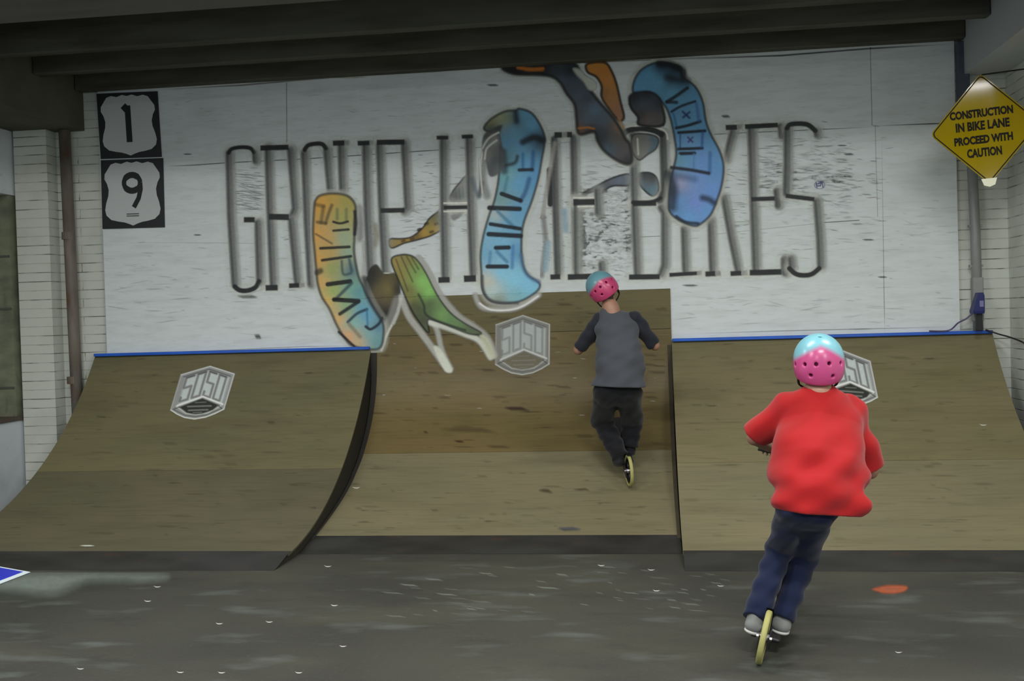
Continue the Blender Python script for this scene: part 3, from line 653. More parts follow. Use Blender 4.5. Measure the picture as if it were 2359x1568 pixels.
cv.poly(b4([(565,915),(650,868),(760,812),(870,788),(872,855),(760,862),(690,898),(640,895)]), ctl(B4, [(700,850,(86,92,104)),(820,820,(96,108,126)),(600,905,(110,110,108))]), .9, 4, outline=(3.5,(40,42,46),.85))
cv.poly(b4([(925,790),(990,778),(1035,800),(1055,850),(1050,905),(1010,925),(940,860)]), ctl(B4, [(960,800,(28,30,34)),(1010,810,(34,36,40)),(960,850,(85,125,145)),(1020,880,(96,136,155)),(990,830,(110,90,80))]), .9, 4, outline=(3.5,(40,42,46),.8))
cv.make('painted_wing', mural, WALL, .0009, 'painted grey blue wing crossing letter B', dirt=.05)

# --- stencilled badges on the three ramps
def badge(name_lab, LT, RT_, LB, parent, prof, dark, wood, fade):
    LT, RT_, LB = map(np.array, (LT, RT_, LB)); e1 = RT_-LT; e2 = LB-LT
    Mi = np.linalg.inv(np.array([e1, e2]).T)
    cs = np.array([LT+e1*.5-e2*.33, LT, RT_, LB, LB+e1, LB+e1*.5+e2*.35])
    cv = Cv(cs[:,0].min()-6, cs[:,1].min()-6, cs[:,0].max()+6, cs[:,1].max()+6, 1.0)
    p = lambda u, v: tuple(LT+e1*u+e2*v)
    q = lambda L_: [p(*x) for x in L_]
    hexa = [(0,0),(.5,-.23),(1,0),(1,1),(.86,1.12),(.7,1.22),(.5,1.27),(.3,1.22),(.14,1.12),(0,1)]
    cv.poly(q(hexa), (136,138,136), .75*fade, 4, False)
    cv.poly(q([(.1,.1),(.5,-.1),(.93,.1),(.93,.85),(.53,.62),(.12,.85)]), (160,168,166), .9*fade, 6, False)
    for L_, wd, c, al in [([(0,0),(.5,-.23),(1,0),(1,1)],2.5,(178,180,178),.85), ([(.06,.06),(.5,-.15),(.94,.06)],2.2,(52,54,56),.8), ([(0,1),(.14,1.12),(.3,1.22),(.5,1.27),(.7,1.22),(.86,1.12),(1,1)],2.5,(184,186,180),.9),
        ([(.04,.98),(.3,1.16),(.5,1.2),(.7,1.16),(.96,.98)],2.5,(60,62,60),.8), ([(.08,.9),(.3,1.1),(.5,1.145),(.72,1.1),(.93,.9)],2.2,(165,170,162),.8), ([(0,0),(0,1)],3,(150,148,150),.7), ([(1,0),(1,1)],3,(150,148,150),.7)]:
        cv.line(q(L_), wd, c, al*fade, 2)
    tp = lambda u: .10-.24*(1-abs(2*u-1)); bt = lambda u: .86-.24*(1-abs(2*u-1))
    def P_(u, v): return p(u, tp(u)+(bt(u)-tp(u))*v)
    for k in range(4):
        u0 = .12+.205*k; u1 = u0+.135
        if k % 2 == 0: path = [(u1,.06),(u0,.06),(u0,.45),(u1,.45),(u1,.95),(u0,.95),(u0,.80)]
        else: path = [(u0,.06),(u1,.06),(u1,.95),(u0,.95),(u0,.06)]
        cv.line([P_(*x) for x in path], 5.2, (88,86,88), .85*fade, 3)
        cv.line([P_(*x) for x in path[:2]], 2.2, (40,42,50), .7*fade, 2)
    cv.line(q([(.1,.88),(.53,.63),(.95,.86)]), 4, (186,188,184), .95*fade, 2.5)
    cv.poly(q([(.145,.92),(.53,.68),(.88,.88),(.8,1.02),(.62,1.12),(.48,1.14),(.32,1.09)]), wood if wood else (30,31,28), .95 if not wood else .7, 3, False)
    for v, hw in ((.80,.10),(.91,.22),(1.02,.18),(1.09,.08)):
        cv.line(q([(.52-hw,v),(.52+hw,v-.01)]), 3.0 if hw > .15 else 1.6, (112,114,108), .75*fade, 2)
    cv.line(q([(.06,.97),(.15,.92)]), 2, (36,38,38), .9, 2).line(q([(.88,.9),(.95,.97)]), 2, (36,38,38), .9, 2)
    return cv.make('stencilled_badge', parent, prof, .0052, name_lab, dirt=.05)
badge('stencilled hexagonal 5050 badge with a dark lens shape', (418,864), (540,862), (394,945), rampL, PS, True, None, 1)
badge('faded stencilled hexagonal 5050 badge', (1143,748), (1266,747), (1142,839), rampC, PW, False, (88,80,56), .66)
badge('stencilled hexagonal 5050 badge half hidden by the helmet', (1884,822), (2004,833), (1901,905), rampR, PS, True, None, 1)

# --- thin seams and scuffs on the board wall
def ribbons(name, parent, items, prof, off, kind=None, lab=None, xlim=None):
    """items: (points px, width px, colour, alpha); soft-edged thin strokes"""
    X = []; Y = []; C = []; Fc = []
    for pts, wd, col, al in items:
        n = len(pts); base = len(X); c = alb(col)
        for i, (x, y) in enumerate(pts):
            j0, j1 = max(i-1, 0), min(i+1, n-1); tx, ty = pts[j1][0]-pts[j0][0], pts[j1][1]-pts[j0][1]; L_ = math.hypot(tx, ty)+1e-9
            nx, ny = -ty/L_, tx/L_; e = 0 if (i in (0, n-1) and n > 2) else al
            for k, aa in ((-1, 0), (0, e), (1, 0)):
                X.append(x+nx*wd*k); Y.append(y+ny*wd*k); C.append((*c, aa))
        for i in range(n-1):
            for k in (0, 1): q = base+i*3+k; Fc.append((q, q+3, q+4, q+1))
    P = surf(np.array(X), np.array(Y), prof, off); ok = ~np.isnan(P[:, 0])
    if xlim: ok &= (np.nan_to_num(P[:, 0]) > xlim[0]+.01) & (np.nan_to_num(P[:, 0]) < xlim[1]-.01)
    P[~ok] = P[ok].mean(0); Fc = [f for f in Fc if all(ok[i] for i in f)]
    return mesh(name, P, Fc, PAINT, parent, cols=C, kind=kind, lab=lab)
ribbons('board_seam', board, [
    ([(380,384),(450,380),(520,375),(700,366),(850,356),(985,347),(1060,342)], 1.6, (60,62,62), .85), ([(1060,342),(1322,327)], 1.2, (110,112,110), .6),
    ([(1322,327),(1711,306),(1890,298),(2010,292)], 1.5, (60,60,62), .8), ([(2010,291),(2147,285),(2290,279)], 2, (40,42,44), .9),
    ([(240,558),(560,560),(640,562)], 1, (120,122,120), .4), ([(1447,547),(1536,543)], 1.2, (90,92,90), .7), ([(1890,513),(1980,507)], 1.5, (70,72,72), .8), ([(1640,540),(1890,514)], 1, (110,112,110), .4),
    ([(2030,290),(2037,700),(2039,765)], 1.5, (110,112,110), .6), ([(2016,290),(2022,500)], 1.2, (130,130,128), .5), ([(660,190),(661,345)], 2, (120,122,118), .5), ([(2005,108),(2009,288)], 1.6, (100,102,100), .5), ([(236,530),(246,812)], 1.4, (120,130,136), .5)],
    WALL, .0005, lab='thin dark joints between the white boards')
ribbons('edge_flaking', board, [
    ([(372,208),(560,196),(760,178),(1000,164),(1140,152)], 3, (90,84,74), .7), ([(760,180),(800,178),(850,176)], 3.5, (150,150,130), .8), ([(1100,156),(1140,153),(1300,146),(1500,138),(1750,124)], 2.5, (110,104,86), .6), ([(1500,140),(1800,128),(2000,112),(2190,100)], 3, (50,50,56), .85),
    ([(250,815),(500,807),(700,798),(830,795)], 1.5, (120,122,118), .5), ([(1600,769),(1800,762),(2000,757),(2190,752)], 1.8, (110,112,110), .55)], WALL, .0006)
items = []
def scatter(n, x0, x1, y0, y1, lmin, lmax, w0, w1, a0, a1, slope=-.02, sj=.12, col=(70,72,70)):
    for _ in range(n):
        x = random.uniform(x0, x1); y = random.triangular(y0, y1, (y0+y1)/2); l = random.uniform(lmin, lmax); s = slope+random.gauss(0, sj)
        k = random.uniform(-.3, .3)
        items.append(([(x-l/2, y-s*l/2), (x-l/6, y-s*l/6+k), (x+l/6, y+s*l/6+k), (x+l/2, y+s*l/2)], random.uniform(w0, w1), tuple(c+random.randint(-20, 30) for c in col), random.uniform(a0, a1)))
scatter(330, 1325, 1455, 350, 640, 8, 38, .9, 2.6, .10, .36)
scatter(520, 1322, 1460, 455, 650, 6, 20, 2, 5, .06, .22, -.25, .3)
scatter(160, 1335, 1450, 400, 500, 6, 20, 2, 4, .05, .18, -.25, .3)
scatter(200, 1750, 1960, 310, 520, 10, 30, 2, 5, .05, .18, -.1, .2)
scatter(120, 1545, 1730, 330, 560, 10, 45, .8, 2.2, .15, .5)
scatter(210, 1745, 1960, 300, 500, 12, 50, .9, 2.8, .10, .42)
scatter(60, 1880, 2050, 270, 560, 10, 34, 1.1, 3, .15, .45)
scatter(110, 545, 600, 380, 500, 14, 50, .8, 2.0, .15, .5, .06)
scatter(70, 630, 760, 340, 640, 8, 28, .8, 1.8, .12, .4)
scatter(130, 930, 1080, 330, 600, 8, 34, .8, 2.0, .15, .5)
scatter(80, 1240, 1330, 350, 640, 8, 24, .8, 2.0, .15, .45)
scatter(60, 780, 880, 340, 470, 8, 26, .8, 1.8, .12, .4)
scatter(90, 390, 1600, 190, 320, 8, 40, .8, 1.8, .08, .25)
scatter(80, 250, 720, 540, 800, 10, 60, 1, 2.4, .08, .28)
scatter(60, 1560, 2230, 650, 760, 10, 60, 1, 2.4, .08, .3)
scatter(90, 1700, 2200, 420, 660, 10, 50, .8, 2, .08, .3)
for x, y, l, wd in ((1135,196,30,4),(1672,268,22,5),(1930,419,30,4),(1955,355,26,4),(1940,335,24,2.5),(1953,406,24,3),(2033,638,24,3),(2000,552,30,3),(455,541,20,2.5),(432,355,22,2.5),(594,775,16,8),(570,683,50,6),(1590,657,40,3)):
    items.append(([(x-l/2,y+1),(x-l/5,y),(x+l/5,y),(x+l/2,y-1)], wd, (60,62,62), .75))
ribbons('tyre_scuffs', board, items, WALL, .0007, kind='stuff', lab='dark rubber scuffs on the white boards')
cv = Cv(1868,410,1908,440,1.2)
for q in ([(1880,420),(1882,432)], [(1880,424),(1892,420),(1890,428),(1882,428)], [(1894,420),(1896,432)]): cv.line(q, 2, (70,78,130), .8, 1.6)
t_ = np.linspace(0, 2*pi, 16); cv.line([(1888+12*cos(a_), 426+9*sin(a_)) for a_ in t_], 1.4, (96,104,140), .6, 1.4)
cv.make('pen_mark', board, WALL, .0008, 'small round blue pen mark')
# worn marks on the ramps
items = []
def scat2(n, x0, x1, y0, y1, lmin, lmax, w0, w1, a0, a1, col):
    for _ in range(n):
        x = random.uniform(x0, x1); y = random.uniform(y0, y1); l = random.uniform(lmin, lmax)
        items.append(([(x-l/2,y+random.uniform(-1,1)),(x-l/5,y),(x+l/5,y),(x+l/2,y+random.uniform(-1,1))], random.uniform(w0, w1), col, random.uniform(a0, a1)))
scat2(110, 860, 1530, 700, 1035, 10, 60, 1.5, 5, .1, .42, (62,50,34))
scat2(55, 800, 1540, 1045, 1230, 10, 50, 1.5, 4, .08, .3, (70,62,50))
scat2(26, 870, 1520, 720, 960, 6, 22, 1, 2, .25, .55, (165,168,160))
items += [([(1160,942),(1180,941),(1200,941),(1222,944)], 6, (46,30,26), .85), ([(1284,1219),(1300,1219),(1320,1218),(1340,1217)], 6, (62,64,72), .8), ([(1045,1017),(1055,1017),(1062,1017),(1070,1017)], 4, (60,36,26), .8),
          ([(1240,1133),(1252,1130),(1262,1131),(1276,1134)], 6, (62,50,34), .7), ([(1320,1130),(1335,1128),(1348,1127),(1360,1129)], 4, (66,54,38), .6), ([(1010,994),(1060,990),(1110,990),(1150,995)], 8, (72,60,40), .5), ([(810,1123),(818,1125),(824,1125),(830,1122)], 1.6, (190,192,186), .9)]
ribbons('wear_marks', rampC, items, PC, .0045, kind='stuff', lab='dark and pale wear marks on the plywood', xlim=(XL, XR))
items = []
scat2(90, 200, 840, 850, 1255, 12, 70, 1.5, 5, .06, .26, (62,56,42)); items += [([(183,1259),(195,1258),(208,1258),(219,1257)], 2.6, (176,180,166), .85)]
ribbons('wear_marks', rampL, items, PS, .0045, kind='stuff', xlim=(XLL, XL))
items = []
scat2(90, 1590, 2290, 800, 1250, 12, 70, 1.5, 5, .06, .26, (62,56,42)); items += [([(2254,978),(2262,980),(2268,980),(2274,978)], 2, (176,180,166), .8)]
ribbons('wear_marks', rampR, items, PS, .0045, kind='stuff', xlim=(XR, XRR))
# floor marks
FLOOR = [(-8.5,0),(.3,0)]
cv = Cv(2000,1340,2100,1376,1.5)
cv.poly([(2010,1357),(2030,1351),(2050,1348),(2088,1350),(2086,1360),(2066,1366),(2036,1366),(2022,1362)], (134,68,42), .85, 6).line([(2040,1356),(2070,1357)], 3, (90,60,50), .5, 4)
cv.make('paint_mark', floor, FLOOR, .0008, 'orange paint mark on the floor')
items = []
for x, y in ((185,1540),(340,1384),(362,1351),(755,1304),(790,1488),(688,1549),(510,1549),(505,1436),(620,1432),(1385,1302),(1500,1312),(1512,1360),(1660,1349),(2070,1502),(415,1548),(770,1394)):
    items.append(([(x-9,y-1.5),(x-3,y+.8),(x+3,y+.8),(x+9,y-1.5)], 1.4, (200,200,186), .85))  # floor glints painted in as short pale strokes
for _ in range(60):
    x = random.uniform(900, 1680); y = random.uniform(1290, 1420); l = random.uniform(14, 60)
    items.append(([(x-l/2,y-2),(x-l/5,y),(x+l/5,y+1),(x+l/2,y+3)], random.uniform(1, 3), (128,134,124), random.uniform(.1, .4)))
ribbons('floor_glints', floor, items, FLOOR, .0008, kind='stuff', lab='small pale specks and streaks on the floor')
cv = Cv(-20,1318,460,1390,3)
cv.poly([(60,1322),(240,1320),(380,1326),(330,1336),(210,1336),(170,1350),(120,1368),(40,1360),(-10,1350)], (112,122,116), .55, 26)
cv.poly([(0,1368),(120,1352),(180,1342),(280,1334),(300,1342),(200,1356),(120,1376),(20,1384)], (58,60,56), .4, 22)
cv.make('pale_stain', floor, FLOOR, .0005, 'pale worn patch by the left ramp')

# ------------------------------------------------------------------ signs, pipes and small things
def plate_from(pts, thick, nrm):
    pts = [np.array(p, float) for p in pts]; n = len(pts); nrm = np.array(nrm, float)
    V = pts+[p-nrm*thick for p in pts]
    Fc = [tuple(range(n)), tuple(reversed(range(n, 2*n)))]+[(i, i+n, (i+1) % n+n, (i+1) % n) for i in range(n)]
    return V, Fc
def route_sign(c0, c1, c2, c3, digit, lab):
    """corner pixels tl,tr,br,bl on the wall"""
    Cn = [inv_y(*c, -.012) for c in (c0, c1, c2, c3)]
    base = Cn[3].copy()
    r = empty('route_sign', base, lab, 'sign')
    o_, ex, ez = Cn[3], Cn[2]-Cn[3], Cn[0]-Cn[3]
    def m(u, v, d=0): return o_+ex*u+ez*v+np.array([0, -d, 0])
    V, Fc = plate_from([m(0,0), m(1,0), m(1,1), m(0,1)], .010, (0,-1,0))
    fix_normals(mesh('sign_plate', V, Fc, simple('black_sign_face', alb((24,25,28)), .45), r))
    sh = [(.5,.035),(.44,.06),(.36,.085),(.26,.10),(.15,.125),(.075,.19),(.055,.27),(.075,.37),(.11,.47),(.12,.56),(.095,.65),(.055,.72),(.06,.79),(.11,.86),(.16,.93),(.24,.955),(.33,.935),(.42,.965),(.5,.945)]
    sh = sh+[(1-u, v) for u, v in sh[::-1][1:-1]]
    sh = [(p[0], p[1]) for p in sh]
    V, Fc = plate_from([m(u, v, .0025) for u, v in sh], .002, (0,-1,0))
    fix_normals(mesh('shield', V, Fc, simple('white_shield_'+digit, alb((152,156,156)), .4), r, lab='pale grey shield with the numeral '+digit))
    if digit == '1': strokes = [[(.50,.80),(.50,.24)], [(.50,.80),(.42,.73)]]
    else:
        strokes = [[(.5+.13*cos(a_), .655+.115*sin(a_)) for a_ in np.linspace(0, 2*pi, 22)], [(.63,.655),(.635,.56),(.60,.43),(.52,.30)]]
    V = []; Fc = []
    for s_i, st in enumerate(strokes):
        wd = (.095 if digit == '1' else .072)
        for i in range(len(st)):
            a_ = st[max(i-1, 0)]; b_ = st[min(i+1, len(st)-1)]; tx, ty = b_[0]-a_[0], b_[1]-a_[1]; L_ = math.hypot(tx, ty)+1e-9
            nx, ny = -ty/L_, tx/L_; k = wd/2*(1.25 if (digit == '9' and abs(tx) > abs(ty) and s_i == 0) else 1)
            q = len(V)
            V += [m(st[i][0]+nx*k, st[i][1]+ny*k, .0042+.0004*s_i), m(st[i][0]-nx*k, st[i][1]-ny*k, .0042+.0004*s_i)]
            if i < len(st)-1: Fc.append((q, q+1, q+3, q+2))
    if digit == '9':
        for v in (.205, .175):
            q = len(V); V += [m(.40, v+.006, .0042), m(.60, v+.006, .0042), m(.60, v-.006, .0042), m(.40, v-.006, .0042)]; Fc.append((q, q+1, q+2, q+3))
    mesh('numeral', V, Fc, M_black, r)
    return r
route_sign((222,216), (369,208), (372,361), (232,366), '1', 'upper black and grey route shield sign with the number 1, against the ceiling joist')
route_sign((232,369), (375,364), (379,523), (236,527), '9', 'lower black and grey route shield sign with the number 9')

# yellow diamond sign hung in front of the right wall
SY = -.80
cen = inv_y(2269, 296, SY); k_ = -.055; yw = rad(7.9)          # the panel is turned a little towards the room
sx_ = np.array([cos(yw), -sin(yw), 0]); sn_ = np.array([-sin(yw), -cos(yw), 0])
hx = .352; ax = sx_*cos(k_)-np.array([0,0,1.])*sin(k_); az = sx_*sin(k_)+np.array([0,0,1.])*cos(k_)-sn_*math.tan(rad(1.6)); az /= np.linalg.norm(az); sn_ = np.cross(az, ax); sn_ = sn_ if sn_[1] < 0 else -sn_
sign = empty('construction_sign', cen-az*.39, 'yellow diamond construction sign hanging in the upper right corner', 'sign')
def dm(u, v, d=0): return cen+ax*u+az*v+sn_*d
def rdiamond(R_, r_, n=6):
    out = []
    for k in range(4):
        a0 = k*pi/2; cx, cz = (R_-r_*math.sqrt(2))*cos(a0), (R_-r_*math.sqrt(2))*sin(a0)
        for t in np.linspace(-pi/4, pi/4, n): out.append((cx+r_*cos(a0+t), cz+r_*sin(a0+t)))
    return out
M_sb = simple('sign_black', (.012,.011,.008), .65, 0, .15)
M_yel = streaky('yellow_sign_sheeting', alb((150,130,6), 1.1), [(alb((138,116,5), 1.1), (1,1,1), 5, .4, .7, .5)], rough=.09, spec=.3, bump=0)
V, Fc = plate_from([dm(u*1.0, v*1.08) for u, v in rdiamond(hx, .035)], .004, sn_); fix_normals(mesh('sign_panel', V, Fc, M_yel, sign))
outer = rdiamond(hx-.010, .030); inn = rdiamond(hx-.020, .026); V = []; Fc = []
for i in range(len(outer)):
    V += [dm(outer[i][0], outer[i][1]*1.08, .001), dm(inn[i][0], inn[i][1]*1.08, .001)]
n_ = len(outer); Fc = [(2*i, 2*((i+1) % n_), 2*((i+1) % n_)+1, 2*i+1) for i in range(n_)]
mesh('border_line', V, Fc, M_sb, sign)
rows = [('CONSTRUCTION', .105, .052, .40), ('IN BIKE LANE', .018, .058, .34), ('PROCEED WITH', -.075, .052, .37), ('CAUTION', -.165, .056, .22)]
deps = []
for txt, v, hgt, wid in rows:
    cu = bpy.data.curves.new('lettering', 'FONT'); cu.body = txt; cu.size = hgt*1.38; cu.align_x = 'CENTER'; cu.offset = .0035; cu.resolution_u = 3; cu.extrude = .0006
    to = bpy.data.objects.new('lettering', cu); COL.objects.link(to)
    bpy.context.view_layer.update()
    dg = bpy.context.evaluated_depsgraph_get(); me = bpy.data.meshes.new_from_object(to.evaluated_get(dg))
    P = np.array([v_.co[:] for v_ in me.vertices]); sx = wid/(P[:, 0].max()-P[:, 0].min())
    Vw = [dm(p[0]*sx-.015, v+p[1]-.02, .0016+p[2]) for p in P]
    fcs = [tuple(p.vertices) for p in me.polygons]
    bpy.data.objects.remove(to); bpy.data.curves.remove(cu); bpy.data.meshes.remove(me)
    mesh('lettering', Vw, fcs, M_sb, sign, lab='black lettering '+txt)
MB().tube([dm(0, .350, -.006), dm(.012, .368, -.006), np.array([XWR, SY+.006, dm(0, .39)[2]+.01])], .005, 8).make('bracket_arm', simple('bracket_steel', (.02,.02,.02), .5, .6), sign)
V, Fc = plate_from([dm(u, v, .003) for u, v in [(-.05,-.34),(.05,-.34),(.035,-.385),(0,-.398),(-.035,-.385)]], .008, sn_); fix_normals(mesh('tape_patch', V, Fc, simple('pale_tape', alb((196,194,170)), .5), sign, lab='pale tape over the bottom corner'))

# pipes
t0 = inv_y(147, 315, -.06); t1 = inv_y(178, 985, -.06)
ds = MB().tube([(t0[0]+.01, -.065, 3.125), (t1[0]+.02, -.065, .001)], .047, 16)
o = empty('drain_pipe', (t1[0]+.02, -.065, 0), 'rust-stained brown drain pipe in the corner left of the mural', 'pipe')
ds.make('pipe', M_rust, o, smooth=True)
for z in (2.25, 1.05): MB().tube([(t0[0]+.012, -.065, z-.03), (t0[0]+.012, -.065, z+.03)], .054, 16).make('pipe_collar', M_rust, o)
o = empty('wall_conduit', (2.41, -.035, ZC), 'grey vertical conduit pipe behind the yellow sign', 'pipe')
MB().tube([(2.412,-.036,ZC+.012), (2.405,-.036,2.0), (2.385,-.036,2.7)], .036, 14).make('pipe', M_conduit, o, smooth=True)
MB().box((2.298,-.055,2.62), (2.385,-.001,3.425), .006).make('channel_box', M_conduitD, o, lab='dark blue grey square channel at the top')
MB().box((2.372,-.075,ZC+.08), (2.445,-.001,1.665), .006).make('junction_box', M_conduit, o, lab='grey box at the foot of the conduit')
for z in (2.05, 1.75): MB().box((2.36,-.046,z-.008), (2.455,-.0005,z+.008)).make('pipe_clamp', M_conduit, o)
# blue device and its leads
M_navy = simple('dark_blue_plastic', alb((26,34,96), 1.0), .4)
dv = inv_y(2251, 722, -.11); dt = inv_y(2256, 676, -.11)
o = empty('electrical_device', (dv[0], -.11, dv[2]), 'small dark blue electrical device standing on the right ramp top by the conduit', 'device')
Vv = []
for (z, xa, xb, ya, yb) in [(dv[2],-.043,.035,-.045,.045), (dv[2]+.02,-.046,.038,-.048,.048), (dv[2]+.13,-.012,.040,-.04,.04), (dv[2]+.155,-.004,.034,-.034,.034)]:
    Vv += [(dv[0]+xa+.0,-.125+ya,z),(dv[0]+xb,-.125+ya,z),(dv[0]+xb,-.125+yb,z),(dv[0]+xa,-.125+yb,z)]
Fv = [(0,3,2,1),(12,13,14,15)]+[(4*r_+i, 4*r_+(i+1)%4, 4*r_+4+(i+1)%4, 4*r_+4+i) for r_ in range(3) for i in range(4)]
mesh('housing', Vv, Fv, M_navy, o)
MB().box((dv[0]+.002,-.173,dv[2]+.05), (dv[0]+.030,-.166,dv[2]+.095)).make('front_label', simple('lilac_label', alb((96,92,128)), .5), o)
MB().box((dv[0]-.012,-.14,ZC+.0115), (dv[0]+.030,-.10,dv[2]+.002), .003).make('foot', M_black, o, lab='black stand')
c0 = np.array([dv[0]-.03, -.12, dv[2]+.01])
MB().tube(catmull([c0, c0+(-.05,-.0,-.045), c0+(-.10,.03,-.075), (c0[0]-.16, -.05, ZC+.017), (c0[0]-.30,-.05,ZC+.017)], 6), .006, 8).make('lead', simple('purple_grey_lead', alb((62,54,84)), .5), o)
cb = [np.array([2.46,-.05,ZC+.016]), inv_y(2300,769,-.10), inv_y(2325,776,-.16), inv_y(2352,786,-.24), inv_y(2375,793,-.32)]
cb = [np.array(p) for p in cb]
cb[-1][0] = min(cb[-1][0], 2.655)
label(MB().tube(catmull(cb, 6), .006, 8).make('power_cable', M_black), 'black cable running from the right ramp top to the side wall', 'cable')

# blue sheet lying at the left edge
bc = inv_z(70, 1318, .004); e1 = np.array([-.013,-.29,0]); e1 /= np.linalg.norm(e1)
pL = inv_y(0, 1305.5, bc[1]+.02); e2 = pL-bc; e2 /= np.linalg.norm(e2)
o = empty('floor_sign', bc, 'blue sheet sign with a white border lying at the left edge of the floor', 'sign')
def q2(a_, b_, d=0): return bc+e2*a_+e1*b_+np.array([0,0,d])
V, Fc = plate_from([q2(0,0,.003), q2(.6,0,.003), q2(.6,.6,.003), q2(0,.6,.003)], .003, (0,0,1)); fix_normals(mesh('sign_plate', V, Fc, simple('white_border', alb((176,186,196)), .4), o, lab='white border'))
V, Fc = plate_from([q2(.035,.022,.0045), q2(.565,.022,.0045), q2(.565,.578,.0045), q2(.035,.578,.0045)], .001, (0,0,1)); fix_normals(mesh('sign_face', V, Fc, simple('blue_sheeting', alb((20,30,150), 1.9), .3), o, lab='deep blue face'))

